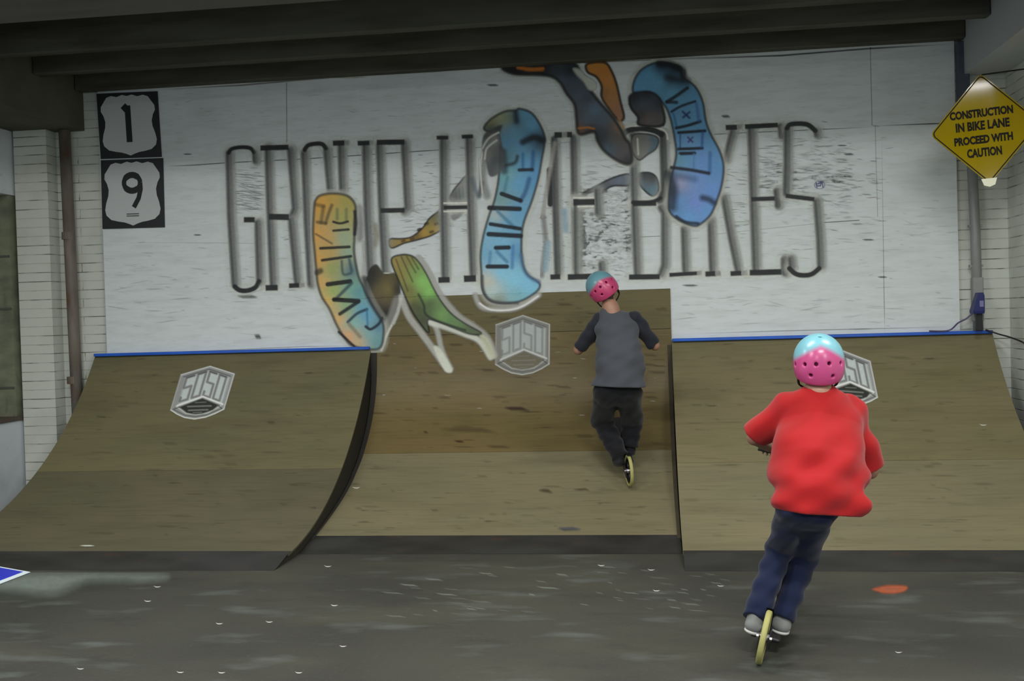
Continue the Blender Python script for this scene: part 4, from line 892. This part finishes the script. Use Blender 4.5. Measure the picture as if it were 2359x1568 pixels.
# ------------------------------------------------------------------ implicit surfaces (bodies and clothes)
def smin(a, b, k):
    h = np.clip(.5+.5*(b-a)/k, 0, 1); return b+(a-b)*h-k*h*(1-h)
class SDF:
    def __init__(s, lo, hi, h):
        s.lo = np.array(lo, float); s.h = h; s.n = np.ceil((np.array(hi)-s.lo)/h).astype(int)+1
        s.f = np.full(s.n, .15, np.float32)
        s.ax = [s.lo[i]+h*np.arange(s.n[i]) for i in range(3)]
    def _box(s, lo, hi):
        i0 = np.clip(np.floor((np.array(lo)-s.lo)/s.h).astype(int), 0, s.n); i1 = np.clip(np.ceil((np.array(hi)-s.lo)/s.h).astype(int)+1, 0, s.n)
        sl = tuple(slice(a_, b_) for a_, b_ in zip(i0, i1)); G = np.meshgrid(*[s.ax[i][sl[i]] for i in range(3)], indexing='ij', sparse=True); return sl, G
    def put(s, fn, lo, hi, k, op='add'):
        sl, G = s._box(lo, hi)
        if min([x.stop-x.start for x in sl]) <= 0: return
        d = fn(*G); c = s.f[sl]
        if op == 'add': s.f[sl] = smin(c, d, k)
        elif op == 'sub': s.f[sl] = -smin(-c, d, k)
        elif op == 'int': s.f[sl] = -smin(-c, -d, k)
    def cap(s, a, b, ra, rb=None, k=.02, flat=None, op='add'):
        """tapered capsule; flat=(axis unit, factor) squashes along an axis"""
        a = np.array(a, float); b = np.array(b, float); rb = ra if rb is None else rb; pad = max(ra, rb)*1.35+k+.03
        fa = None if flat is None else (np.array(flat[0])/np.linalg.norm(flat[0]), flat[1])
        def fn(X, Y, Z):
            ab = b-a; L2 = float(ab@ab)+1e-9
            px, py, pz = X-a[0], Y-a[1], Z-a[2]
            t = np.clip((px*ab[0]+py*ab[1]+pz*ab[2])/L2, 0, 1)
            qx, qy, qz = px-t*ab[0], py-t*ab[1], pz-t*ab[2]
            if fa is not None:
                m = qx*fa[0][0]+qy*fa[0][1]+qz*fa[0][2]; e = 1/fa[1]-1
                qx, qy, qz = qx+fa[0][0]*m*e, qy+fa[0][1]*m*e, qz+fa[0][2]*m*e
            return np.sqrt(qx*qx+qy*qy+qz*qz)-(ra+(rb-ra)*t)
        s.put(fn, np.minimum(a, b)-pad, np.maximum(a, b)+pad, k, op)
    def ell(s, c, r, M=None, k=.02, op='add'):
        c = np.array(c, float); r = np.array(r, float); M = np.eye(3) if M is None else np.array(M, float)  # columns = local axes
        pad = r.max()+k+.03
        def fn(X, Y, Z):
            p = [X-c[0], Y-c[1], Z-c[2]]
            l = [sum(p[j]*M[j, i] for j in range(3))/r[i] for i in range(3)]
            n = np.sqrt(l[0]**2+l[1]**2+l[2]**2); g = np.sqrt((l[0]/r[0])**2+(l[1]/r[1])**2+(l[2]/r[2])**2)+1e-6
            return n*(n-1)/g
        s.put(fn, c-pad, c+pad, k, op)
    def half(s, p, n, k=.004, lo=None, hi=None):
        """keep the side where (x-p).n < 0"""
        p = np.array(p, float); n = np.array(n, float)/np.linalg.norm(n)
        lo = s.lo if lo is None else lo; hi = s.lo+s.h*s.n if hi is None else hi
        s.put(lambda X, Y, Z: (X-p[0])*n[0]+(Y-p[1])*n[1]+(Z-p[2])*n[2], lo, hi, k, 'int')
    def folds(s, amp, dirs):
        G = np.meshgrid(*s.ax, indexing='ij', sparse=True)
        d = 0
        for (v, fr, ph, am) in dirs: d = d+am*np.sin((G[0]*v[0]+G[1]*v[1]+G[2]*v[2])*fr+ph+1.3*np.sin(G[2]*9+ph))
        s.f = (s.f+amp*d).astype(np.float32)
    def mesh(s):
        f = s.f; n = f.shape; ins = f < 0
        # one vertex in each cell that the surface crosses
        cnt = np.zeros(tuple(x-1 for x in n), np.int8)
        for i in (0,1):
            for j in (0,1):
                for k in (0,1): cnt += ins[i:n[0]-1+i, j:n[1]-1+j, k:n[2]-1+k]
        act = (cnt > 0) & (cnt < 8); idx = -np.ones(act.shape, int); C = np.argwhere(act); idx[act] = np.arange(len(C))
        acc = np.zeros((len(C), 3)); num = np.zeros(len(C))
        E_ = [(np.array(a_), ax_) for ax_ in range(3) for a_ in [tuple((0 if i == ax_ else v) for i, v in enumerate(t)) for t in [(0,0,0),(1,0,0),(0,1,0),(0,0,1),(1,1,0),(1,0,1),(0,1,1)]]]
        seen = set()
        for a_, ax_ in E_:
            key_ = (tuple(a_), ax_)
            if key_ in seen: continue
            seen.add(key_)
            b_ = a_.copy(); b_[ax_] = 1
            A = C+a_; B = C+b_; fa = f[A[:,0], A[:,1], A[:,2]]; fb = f[B[:,0], B[:,1], B[:,2]]
            m = (fa < 0) != (fb < 0); t = np.where(m, fa/(fa-fb+1e-12), 0)
            p = A+(B-A)*t[:, None]; acc[m] += p[m]; num[m] += 1
        V = s.lo+s.h*acc/num[:, None]
        Fq = []
        for ax_ in range(3):
            o1, o2 = (ax_+1) % 3, (ax_+2) % 3
            sa = [slice(None)]*3; sb = [slice(None)]*3; sa[ax_] = slice(0, -1); sb[ax_] = slice(1, None)
            A = ins[tuple(sa)]; B = ins[tuple(sb)]; E2 = np.argwhere(A != B)
            E2 = E2[(E2[:, o1] > 0) & (E2[:, o2] > 0) & (E2[:, o1] < n[o1]-1) & (E2[:, o2] < n[o2]-1)]
            d1 = np.zeros(3, int); d1[o1] = 1; d2 = np.zeros(3, int); d2[o2] = 1
            g = lambda P_: idx[P_[:,0], P_[:,1], P_[:,2]]
            q = np.stack([g(E2-d1-d2), g(E2-d2), g(E2), g(E2-d1)], 1)
            fl = A[E2[:,0], E2[:,1], E2[:,2]]; q[~fl] = q[~fl][:, ::-1]
            Fq.append(q[(q >= 0).all(1)])
        Fq = np.concatenate(Fq)
        return V, Fq
def relax(V, Fq, it=2):
    a_ = np.concatenate([Fq[:, [i, (i+1) % 4]] for i in range(4)])
    for _ in range(it):
        acc = np.zeros_like(V); n = np.zeros(len(V))
        np.add.at(acc, a_[:, 0], V[a_[:, 1]]); np.add.at(acc, a_[:, 1], V[a_[:, 0]]); np.add.at(n, a_[:, 0], 1); np.add.at(n, a_[:, 1], 1)
        V = V*.5+.5*acc/np.maximum(n, 1)[:, None]
    return V
def sdf_obj(sd, name, mat, parent, it=2, cols=None, lab=None):
    V, Fq = sd.mesh(); V = relax(V, Fq, it)
    c = cols(V) if cols else None
    return mesh(name, V, Fq, mat, parent, smooth=True, cols=c, lab=lab)

def cloth(name, col, k=1.7, rough=.85):
    m, nt, b = new_mat(name); L = nt.links; b.inputs['Roughness'].default_value = rough; b.inputs['Specular IOR Level'].default_value = .2
    b.inputs['Sheen Weight'].default_value = .15
    c = alb(col, k); b.inputs['Base Color'].default_value = (*c, 1)
    tc = nt.nodes.new('ShaderNodeTexCoord'); no = nt.nodes.new('ShaderNodeTexNoise'); no.inputs['Scale'].default_value = 260; L.new(tc.outputs['Object'], no.inputs['Vector'])
    bp = nt.nodes.new('ShaderNodeBump'); bp.inputs['Strength'].default_value = .15; bp.inputs['Distance'].default_value = .002; L.new(no.outputs['Fac'], bp.inputs['Height']); L.new(bp.outputs['Normal'], b.inputs['Normal'])
    return m
M_skin = simple('skin', (.34,.18,.12), .5, bump=.03, bscale=90, var=.06)
M_hair = simple('brown_hair', (.06,.035,.02), .7, bump=.4, bscale=120)
M_eye = simple('eye_white', (.7,.7,.68), .2); M_iris = simple('iris', (.04,.025,.015), .2); M_lip = simple('lips', (.4,.15,.12), .5)
M_tyre = simple('yellow_rubber', alb((140,138,84), 1.35), .7, var=.1, bscale=20)
M_rim = simple('dark_metal', (.03,.03,.033), .35, .7); M_steel = simple('bright_steel', (.5,.5,.5), .3, .9); M_grip = simple('black_rubber', (.015,.015,.015), .8)

# ------------------------------------------------------------------ bikes
class Frame:
    """bike space (u forward, v left, w up) to world"""
    def __init__(s, o, f, up):
        s.o = np.array(o, float); s.f = np.array(f, float)/np.linalg.norm(f); up = np.array(up, float); up = up-s.f*(up@s.f); s.w = up/np.linalg.norm(up); s.l = np.cross(s.w, s.f)
    def __call__(s, u, v, w): return s.o+s.f*u+s.l*v+s.w*w
def scooter(fr, lab, tyre_mat, frame_mat, bar_h=.80, bar_w=.24):
    b = empty('kick_scooter', fr(0,0,0), lab, 'scooter', 'kick scooters ridden towards the wall')
    Rw, tr, UFW = .112, .0135, .82
    def ring(cu, R_, n=48): return [fr(cu+R_*cos(a_), 0, Rw+R_*sin(a_)) for a_ in np.linspace(0, 2*pi, n, endpoint=False)]
    for cu, nm in ((0, 'rear_wheel'), (UFW, 'front_wheel')):
        t = MB().tube(ring(cu, Rw-.026), .009, 8, closed=True)
        for i in range(5):
            a_ = 2*pi*i/5+.3; t.tube([fr(cu+.014*cos(a_), 0, Rw+.014*sin(a_)), fr(cu+(Rw-.03)*cos(a_), 0, Rw+(Rw-.03)*sin(a_))], .007, 8)
        wmesh = t.make(nm, M_rim, b, smooth=True)
        V = []; Fc = []; n = 56; prof = [(-.009,-.020), (-.0125,-.008), (-.010,-.002), (-.004,0), (.004,0), (.010,-.002), (.0125,-.008), (.009,-.020)]
        for k in range(n):
            a_ = 2*pi*k/n
            for (v, dr) in prof: V.append(fr(cu+(Rw+dr)*cos(a_), v, Rw+(Rw+dr)*sin(a_)))
        m_ = len(prof)
        for k in range(n):
            for q in range(m_): Fc.append((k*m_+q, k*m_+(q+1) % m_, ((k+1) % n)*m_+(q+1) % m_, ((k+1) % n)*m_+q))
        fix_normals(mesh('tyre', V, Fc, tyre_mat, wmesh, smooth=True))
        MB().tube([fr(cu,-.020,Rw), fr(cu,.020,Rw)], .016, 14).make('hub', M_steel, wmesh, smooth=True)
        for v in (-1, 1): MB().tube([fr(cu, .022*v, Rw), fr(cu, .032*v, Rw)], .009, 6).make('axle_nut', M_steel, wmesh)
    def bx(nm, mat, lo_, hi_, bev, par=b):
        m_ = MB().box(lo_, hi_, bev); m_.V = [tuple(fr(*p)) for p in m_.V]; return m_.make(nm, mat, par)
    deck = bx('deck', frame_mat, (.125,-.062,.062), (.64,.062,.080), .006)
    bx('grip_tape', M_grip, (.13,-.058,.080), (.63,.058,.0825), .001, deck)
    for v in (-1, 1): bx('rear_fork_plate', frame_mat, (-.018, .019*v-.003, .060), (.15, .019*v+.003, .120), .002)
    br_ = [fr((Rw+.008)*cos(a_), v, Rw+(Rw+.008)*sin(a_)) for a_ in np.linspace(.15, 1.35, 12) for v in (-.016, .016)]
    fix_normals(mesh('brake_fender', br_, [(2*i, 2*i+1, 2*i+3, 2*i+2) for i in range(11)], M_rim, b))
    MB().tube([fr(.62,0,.071), fr(.69,0,.12), fr(.745,0,.24)], .017, 12).make('neck_tube', frame_mat, b, smooth=True)
    t = MB().tube([fr(.755,0,.225), fr(.742,0,.29)], .022, 12).tube([fr(.765,-.03,.235), fr(.765,.03,.235)], .012, 8)
    for v in (-1, 1): t.tube([fr(.765, .028*v, .235), fr(.80,.028*v,.18), fr(UFW,.028*v,Rw)], .009, 8)
    t.make('fork', M_rim, b, smooth=True)
    hb = MB().tube([fr(.752,0,.24), fr(.69,0,bar_h)], .0165, 12).tube([fr(.69,-bar_w,bar_h), fr(.69,bar_w,bar_h)], .0115, 12)
    hbo = hb.make('handlebar', M_rim, b, smooth=True)
    MB().tube([fr(.748,0,.285), fr(.742,0,.335)], .024, 12).make('clamp_collar', M_steel, b, smooth=True)
    for v in (-1, 1): MB().tube([fr(.69, v*(bar_w-.11), bar_h), fr(.69, v*(bar_w+.004), bar_h)], .0155, 12).make('grip', M_grip, hbo, smooth=True)
    ped = [(.225, .050, .066), (.330, -.050, .066)]
    grips = [fr(.69, bar_w-.05, bar_h), fr(.69, -(bar_w-.05), bar_h)]
    return b, ped, grips

# ------------------------------------------------------------------ riders
def basis(up, fwd):
    up = np.array(up, float); up /= np.linalg.norm(up); fwd = np.array(fwd, float); fwd -= up*(fwd@up); fwd /= np.linalg.norm(fwd)
    rt = np.cross(fwd, up); return np.array([rt, fwd, up]).T      # columns: right, forward, up
def rider(name_lab, J, fr, grips, peds, mats, sleeve, shirt_fn, pants_r, shoe_mat, helmet_fn):
    """J: world joints (dict); left = viewer's left"""
    allp = np.array([v for k, v in J.items() if k not in ('head_up', 'head_fwd')]+grips+[fr(*p) for p in peds])
    base = np.array([allp[:,0].mean(), allp[:,1].mean(), min(fr(*peds[0])[2], fr(*peds[1])[2])])
    r = empty('person', base, name_lab, 'person', 'riders in pink and teal helmets')
    lo, hi = allp.min(0)-.20, allp.max(0)+.20
    # ---- body, one surface
    sd = SDF(lo, hi, .0048)
    Mh = basis(J['head_up'], J['head_fwd']); hc = J['head']; P = lambda x, y, z: hc+Mh@np.array([x, y, z])
    sd.ell(P(0,-.008,.018), (.073,.088,.082), Mh, .01)             # skull
    sd.ell(P(0,.022,-.040), (.056,.062,.062), Mh, .02)             # jaw and cheeks
    sd.cap(P(0,.074,-.012), P(0,.096,-.032), .007, .011, .012)     # nose
    for e in (-1, 1):
        sd.ell(P(.030*e,.082,.0), (.017,.012,.012), Mh, .008, 'sub') # eye sockets
        sd.ell(P(.030*e,.070,.0), (.0135,.0135,.0135), Mh, .002)
        sd.ell(P(.076*e,-.004,-.018), (.009,.018,.028), Mh, .006)    # ears
        sd.cap(P(.014*e,.080,.016), P(.044*e,.074,.016), .006, .005, .008)
    sd.cap(P(-.018,.079,-.056), P(.018,.079,-.056), .006, .006, .006) # lips
    sd.ell(P(0,.070,-.088), (.018,.016,.014), Mh, .012)             # chin
    sd.cap(P(0,-.022,-.045), J['neck'], .042, .050, .02)
    fw = J['head_fwd']/np.linalg.norm(J['head_fwd'])
    sd.cap(J['neck'], J['chest'], .055, .085, .04); sd.cap(J['chest'], J['belly'], .082, .070, .03); sd.cap(J['belly'], J['pelvis'], .070, .066, .02)
    sd.cap(J['shL'], J['shR'], .052, .052, .03)
    for side, sg, grip in (('L', 1, grips[0]), ('R', -1, grips[1])):
        el = J['el'+side]; axis = fr.l*sg                         # grip axis pointing outwards
        back = -fr.f
        wr = grip+back*.075+fr.w*.02
        sd.cap(J['sh'+side], el, .042, .032, .02); sd.cap(el, wr, .032, .0205, .012)
        palm = grip+back*.028+fr.w*.014
        sd.cap(wr, palm, .021, .024, .012, flat=(fr.w, .7)); sd.cap(palm-axis*.022, palm+axis*.024, .017, .016, .010, flat=(fr.w, .8))
        for i, (off, ln) in enumerate(((-.030,.95), (-.010,1.05), (.010,1.0), (.029,.82))):   # four fingers curled over the grip
            c = grip+axis*off; rr_ = .024
            pts = [c+back*.026+fr.w*.016, c+fr.w*(rr_+.002)+back*.004, c+fr.f*rr_*.95+fr.w*.012*ln, c+fr.f*(rr_*.85)-fr.w*.014*ln, c+fr.f*.004-fr.w*.025*ln]
            for q in range(4): sd.cap(pts[q], pts[q+1], .0088-.0006*q, .0084-.0006*q, .003)
        th = [palm-axis*.026-fr.w*.004, grip-axis*.045+back*.012-fr.w*.012, grip-axis*.040+fr.f*.004-fr.w*.024, grip-axis*.026+fr.f*.014-fr.w*.025]
        for q in range(3): sd.cap(th[q], th[q+1], .0112-.0012*q, .0100-.0012*q, .004)
    for side in 'LR':
        sd.cap(J['hip'+side], J['kn'+side], .058, .044, .02); sd.cap(J['kn'+side], J['an'+side], .044, .030, .02)
    sdf_obj(sd, 'body', M_skin, r, 1)
    for e in (-1, 1):
        eb = MB(); c = P(.030*e,.0735,.0)
        for lab_, rad_, mt, offp in (('eye', .0115, M_eye, 0), ('iris', .0055, M_iris, .0078)):
            V = []; Fc = []; n1, n2 = 10, 14; cc = c+Mh[:,1]*offp
            for i in range(n1+1):
                for j in range(n2): V.append(cc+rad_*np.array([sin(pi*i/n1)*cos(2*pi*j/n2), sin(pi*i/n1)*sin(2*pi*j/n2), cos(pi*i/n1)]))
            for i in range(n1):
                for j in range(n2): Fc.append((i*n2+j, (i+1)*n2+j, (i+1)*n2+(j+1) % n2, i*n2+(j+1) % n2))
            if lab_ == 'eye': eo = mesh('eye', V, Fc, mt, r, smooth=True)
            else: mesh('iris', V, Fc, mt, eo, smooth=True)
    # hair under the helmet
    sd = SDF(hc-.16, hc+.16, .0045); sd.ell(P(0,-.018,.006), (.081,.088,.092), Mh, .01); sd.cap(P(0,-.07,-.05), P(0,-.055,-.085), .030, .020, .02)
    sd.half(P(0,.035,0), Mh@np.array([0,1,-.15])); sd.half(P(0,0,.04), Mh@np.array([0,0,1.]))
    sdf_obj(sd, 'hair', M_hair, r)
    # helmet
    sd = SDF(hc-.19, hc+.19, .0042)
    sd.ell(P(0,-.012,.030), (.107,.124,.112), Mh, .005)
    sd.ell(P(0,-.045,-.020), (.100,.088,.092), Mh, .03)
    sd.ell(P(0,.02,-.05), (.085,.125,.105), Mh, .008, 'sub')
    sd.half(P(0,-.06,-.078), Mh@np.array([0,.12,-1.]), .006); sd.half(P(0,.10,.012), Mh@np.array([0,.42,-1.0]), .006)
    vents = [(-.062,-.105,.015), (-.020,-.124,.018), (.030,-.120,.022), (.075,-.085,.020), (-.038,-.112,-.026), (.044,-.108,-.028), (-.088,-.055,.010), (-.04,.02,.136), (.04,.02,.136), (0,-.06,.128), (-.05,.088,.085), (.05,.088,.085)]
    for v in vents:
        n_ = np.array(v)-np.array((0,-.012,.02)); nn = n_/np.linalg.norm(n_)
        sd.cap(P(*(np.array(v)-nn*.030)), P(*(np.array(v)+nn*.03)), .0085, .0085, .003, op='sub')
    ho = sdf_obj(sd, 'helmet', mats['helmet'], r, 1, cols=lambda V: helmet_fn((V-hc)@Mh), lab='helmet with a pink back and a pale teal top')
    for v in vents:
        n_ = np.array(v)-np.array((0,-.012,.02)); nn = n_/np.linalg.norm(n_); c = np.array(v)-nn*.018
        MB().tube([P(*(c-nn*.003)), P(*(c+nn*.003))], .0105, 10).make('vent', mats['vent'], ho)
    st = MB()
    for e in (-1, 1):
        st.tube(catmull([P(.086*e,-.03,-.045), P(.078*e,.02,-.085), P(.03*e,.06,-.112)], 5), .0045, 6)
        st.tube(catmull([P(.088*e,.04,.01), P(.084*e,.03,-.04), P(.078*e,.02,-.085)], 5), .0045, 6)
    st.tube(catmull([P(-.03,.06,-.112), P(0,.066,-.115), P(.03,.06,-.112)], 4), .0045, 6).make('chin_strap', M_grip, ho)
    # shirt
    shirt_fn(r, J, P, Mh, lo, hi)
    # trousers
    sd = SDF(lo, hi, .0055); rA, rK, rC = pants_r
    for side in 'LR':
        h_, k_, a_ = J['hip'+side], J['kn'+side], J['an'+side]
        sd.cap(h_, k_, rA, rK, .03)
    sd.cap(J['hipL'], J['hipR'], rA+.006, rA+.006, .03); sd.cap((J['hipL']+J['hipR'])/2, J['pelvis']+(J['belly']-J['pelvis'])*.3, rA+.01, rA, .04)
    fold_dirs = [((.3,.4,1), 70, .4, 1), ((1,.2,-.4), 55, 2., .7), ((-.7,.3,1), 95, 1.1, .5)]
    for side in 'LR':                                   # each lower leg is cut at its own cuff, then joined on
        k_, a_ = J['kn'+side], J['an'+side]; n_ = a_-k_; n_ /= np.linalg.norm(n_)
        leg = SDF(lo, hi, .0055); leg.cap(k_, a_+n_*.03, rK, rC, .02); leg.half(a_+n_*.034, n_, .004, a_-.12, a_+.16)
        sd.f = smin(sd.f, leg.f, .012)
    sd.folds(.0035, fold_dirs)
    sdf_obj(sd, 'trousers', mats['trousers'], r, 1)
    # shoes on the pedals
    for side, pd in (('L', peds[0]), ('R', peds[1])):
        an = J['an'+side]; toe = fr(pd[0]+.075, pd[1], pd[2]+.035); heel = fr(pd[0]-.125, pd[1], pd[2]+.030)
        hl = np.array(heel); hl = hl*.6+(an-fr.w*.06)*.4
        lo2 = np.minimum(np.minimum(toe, hl), an)-.08; hi2 = np.maximum(np.maximum(toe, hl), an)+.08
        sd = SDF(lo2, hi2, .004)
        sd.cap(hl+fr.w*.012, toe, .036, .036, .01, flat=(fr.w, .72)); sd.cap(hl+fr.w*.02, an, .038, .040, .02); sd.cap(an+fr.w*.01, toe-fr.f*.05, .034, .030, .02)
        sd.half(an+fr.w*.012, fr.w+fr.f*.2, .004)
        so = sdf_obj(sd, 'shoe', shoe_mat, r, 1)
        sd = SDF(lo2, hi2, .004); sd.cap(hl-fr.w*.010, toe-fr.w*.014, .040, .040, .004, flat=(fr.w, .34)); sdf_obj(sd, 'sole', mats['sole'], so, 1)
    return r
def two_tone(pink, teal, edge):
    p, t = alb(pink, .8), alb(teal, .85)
    def fn(Lc):
        s = edge(Lc); k = np.clip(s/.022+.5, 0, 1)[:, None]
        return np.concatenate([p*(1-k)+t*k, np.ones((len(Lc), 1))], 1)
    return fn
def mid(a_, b_, t=.5): return a_+(b_-a_)*t
M_helm = paint_mat('helmet_shell', .28, .5)

# ---- rider in red
o1 = inv_z(1748, 1527, 0.0)
hd = rad(11); ln = rad(12.5)
fwd1 = np.array([sin(hd), cos(hd), 0]); side = np.array([cos(hd), -sin(hd), 0]); up1 = np.array([0,0,1])*cos(ln)+side*sin(ln)
fr1 = Frame(o1, fwd1, up1)
bk1, pd1, gr1 = scooter(fr1, 'dark kick scooter with yellow wheels under the person in red on the floor', M_tyre, simple('dark_scooter_paint', (.015,.016,.02), .35), .78, .22)
pj = inv_y
J = dict(head=pj(1885,842,-3.70), neck=pj(1885,905,-3.74), chest=pj(1888,985,-3.72), belly=pj(1884,1075,-3.82), pelvis=pj(1868,1140,-3.92),
         shL=pj(1812,940,-3.68), shR=pj(1957,948,-3.66), elL=pj(1738,1008,-3.62), elR=pj(2005,1085,-3.60),
         hipL=pj(1838,1160,-3.93), hipR=pj(1884,1166,-3.90), knL=pj(1797,1262,-3.68), knR=pj(1855,1275,-3.64))
J['anL'] = fr1(pd1[0][0]-.085, pd1[0][1]+.004, pd1[0][2]+.100); J['anR'] = fr1(pd1[1][0]-.085, pd1[1][1]-.004, pd1[1][2]+.100)
J['head_up'] = np.array([0.03,-.05,1]); J['head_fwd'] = np.array([.05,1,-.05])
M_red = cloth('red_cotton', (208,36,40), .56)
def shirt_red(r, J, P, Mh, lo, hi):
    sd = SDF(lo-.02, hi+.02, .0055); yd = np.array([0,1,0])
    sd.cap(mid(J['shL'], J['shR'], .12), mid(J['shL'], J['shR'], .88), .062, .062, .04)
    sd.cap(J['neck']-(0,0,.03), J['chest'], .085, .150, .05, flat=(yd, .72)); sd.cap(J['chest'], J['belly'], .178, .196, .06, flat=(yd, .68)); sd.cap(J['belly'], J['pelvis']+np.array([.03,0,0]), .196, .165, .06, flat=(yd, .72))
    sd.cap(pj(1905,1100,-3.86), pj(1972,1165,-3.96), .08, .055, .05, flat=(yd, .6))          # hem blown out to the right
    sd.cap(pj(1840,1110,-3.88), pj(1850,1160,-3.93), .09, .07, .05, flat=(yd, .7))
    sd.cap(J['shL'], mid(J['shL'], J['elL'], 1.0), .066, .062, .03); sd.cap(J['shR'], mid(J['shR'], J['elR'], 1.0), .070, .066, .03)
    sd.cap(J['hipL']+(.01,.0,.02), J['hipR']+(0,.0,.02), .112, .116, .03)
    sd.folds(.0055, [((.5,.2,1), 38, .6, 1), ((1,.1,-.6), 30, 2.2, 1), ((-.6,.2,1), 52, 1.0, .7), ((1,0,.1), 46, 0, .4)])
    # hem cut, slanting down to the right, hollow inside
    c = pj(1868,1178,-3.93); hn = np.array([-.10,-.05,-1.])
    sd.half(c, hn, .004)
    hol = (J['belly']+J['pelvis'])/2
    sd.cap(J['pelvis']+(.02,0,-.06), J['pelvis']+(.02,0,-.14), .085, .10, .01, flat=(yd, .7), op='sub')
    sd.cap(P(0,-.01,-.05), J['neck']+(0,0,.035), .052, .056, .006, op='sub')
    for s_, t in (('L', .88), ('R', .88)):
        el, shp = J['el'+s_], J['sh'+s_]; n_ = el-shp; n_ /= np.linalg.norm(n_); e = mid(shp, el, t)
        sd.half(e+n_*.02, n_, .004, e-.10, e+.16)
    sdf_obj(sd, 't_shirt', M_red, r, 1, lab='oversized bright red T-shirt')
mats1 = dict(helmet=M_helm, vent=simple('dark_pink_vent', alb((120,40,84)), .6), trousers=cloth('blue_denim', (26,38,74), .55), sole=simple('pale_sole', alb((150,150,146)), .7))
edge1 = lambda L: np.where(L[:, 1] < .02, L[:, 2]-(.094-.36*np.abs(L[:, 0])-2.2*L[:, 0]**2), .03+L[:, 2]*.2)
per1 = rider('person in a red T-shirt, jeans and pink and teal helmet riding away on the floor', J, fr1, gr1, pd1, mats1, 1, shirt_red, (.080, .062, .052),
      cloth('grey_shoe', (116,118,116), 1.1), two_tone((205,82,140), (128,190,204), edge1))

# ---- rider in grey on the middle ramp
t_, _s = hit_profile(1447, 1114, PC); o2 = np.array(t_)
hd2 = rad(-14)
def zsurf(y): return float(np.interp(y, [p[0] for p in PC], [p[1] for p in PC]))
best = None
for y in np.linspace(o2[1]+.2, -.07, 400):
    dy = y-o2[1]; dxy = dy/cos(hd2); d_ = math.hypot(dxy, zsurf(y)-o2[2])
    if best is None or abs(d_-.82) < best[0]: best = (abs(d_-.82), y, dxy)
_, yb, dxy = best
f2 = np.array([sin(hd2)*dxy, cos(hd2)*dxy, zsurf(yb)-o2[2]]); ln2 = rad(-2.0); sd2 = np.array([cos(hd2), -sin(hd2), 0])
fr2 = Frame(o2+np.array([0,-.006,.010]), f2, np.array([0,0,1])+sd2*math.tan(ln2))
bk2, pd2, gr2 = scooter(fr2, 'black kick scooter with pale yellow wheels climbing the middle ramp under the person in grey', M_tyre, simple('black_scooter_paint', (.012,.012,.014), .35), .80, .23)
HY = -.90
J = dict(head=pj(1390,668,HY+.05), neck=pj(1407,712,HY), chest=pj(1420,768,HY-.02), belly=pj(1428,830,HY-.08), pelvis=pj(1426,880,HY-.10),
         shL=pj(1380,742,HY+.02), shR=pj(1463,738,HY+.02), elL=pj(1332,806,HY+.08), elR=pj(1509,796,HY+.08),
         hipL=pj(1400,900,HY-.06), hipR=pj(1446,900,HY-.06), knL=pj(1386,965,HY+.19), knR=pj(1456,970,HY+.20))
for s_, i in (('L', 0), ('R', 1)):
    J['an'+s_] = fr2(pd2[i][0]-.085, pd2[i][1]*1.1, pd2[i][2]+.100)
J['head_up'] = np.array([-.62,.05,.9]); J['head_fwd'] = np.array([-.25,1,.1])
M_gt = cloth('grey_cotton', (80,83,90), .85); M_sl = cloth('black_sleeve', (34,36,44), 1.2)
def shirt_grey(r, J, P, Mh, lo, hi):
    yd = np.array([0,1,0]); sd = SDF(lo-.02, hi+.02, .0055)
    sd.cap(mid(J['shL'], J['shR'], .15), mid(J['shL'], J['shR'], .85), .050, .050, .03)
    sd.cap(J['neck']-(0,0,.02), J['chest'], .07, .132, .05, flat=(yd, .75)); sd.cap(J['chest'], J['belly'], .148, .160, .05, flat=(yd, .72)); sd.cap(J['belly'], J['pelvis']+(.01,0,-.04), .160, .168, .05, flat=(yd, .75))
    sd.cap(J['hipL']+(.0,.0,.02), J['hipR']+(0,.0,.02), .116, .116, .03)
    sd.folds(.004, [((.5,.2,1), 42, .6, 1), ((1,.1,-.6), 36, 2.2, 1), ((-.6,.2,1), 60, 1.0, .7)])
    sd.half(J['pelvis']+(0,0,-.03), np.array([-.05,0,-1.]), .004)
    sd.cap(P(0,-.01,-.05), J['neck']+(0,0,.02), .052, .054, .006, op='sub')
    so = sdf_obj(sd, 't_shirt', M_gt, r, 1, lab='grey raglan T-shirt body')
    for s_ in 'LR':
        el, shp = J['el'+s_], J['sh'+s_]; a0 = mid(shp, el, -.05); e = mid(shp, el, .86); n_ = (el-shp)/np.linalg.norm(el-shp)
        l2 = np.minimum(a0, e)-.10; h2 = np.maximum(a0, e)+.10; sd = SDF(l2, h2, .0045)
        sd.cap(a0, e, .062, .050, .02); sd.folds(.003, [((.5,.2,1), 60, .6, 1), ((1,.1,-.6), 50, 2.2, 1)])
        sd.half(e+n_*.03, n_, .004); sd.cap(e, e+n_*.08, .040, .044, .003, op='sub')
        sdf_obj(sd, 'sleeve', M_sl, r, 1, lab='black sleeve')
mats2 = dict(helmet=M_helm, vent=simple('deep_pink_vent', alb((120,40,84)), .6), trousers=cloth('black_trousers', (24,25,29), .9), sole=simple('dark_sole', (.02,.02,.02), .7))
edge2 = lambda L: np.where(L[:, 1] < .02, L[:, 2]-(.060-.25*np.abs(L[:, 0])), .03+L[:, 2]*.2)
per2 = rider('person in a grey T-shirt with black sleeves riding up the middle ramp', J, fr2, gr2, pd2, mats2, 1, shirt_grey, (.092, .080, .062),
      cloth('black_shoe', (30,30,34), 1.6), two_tone((205,72,120), (110,160,172), edge2))
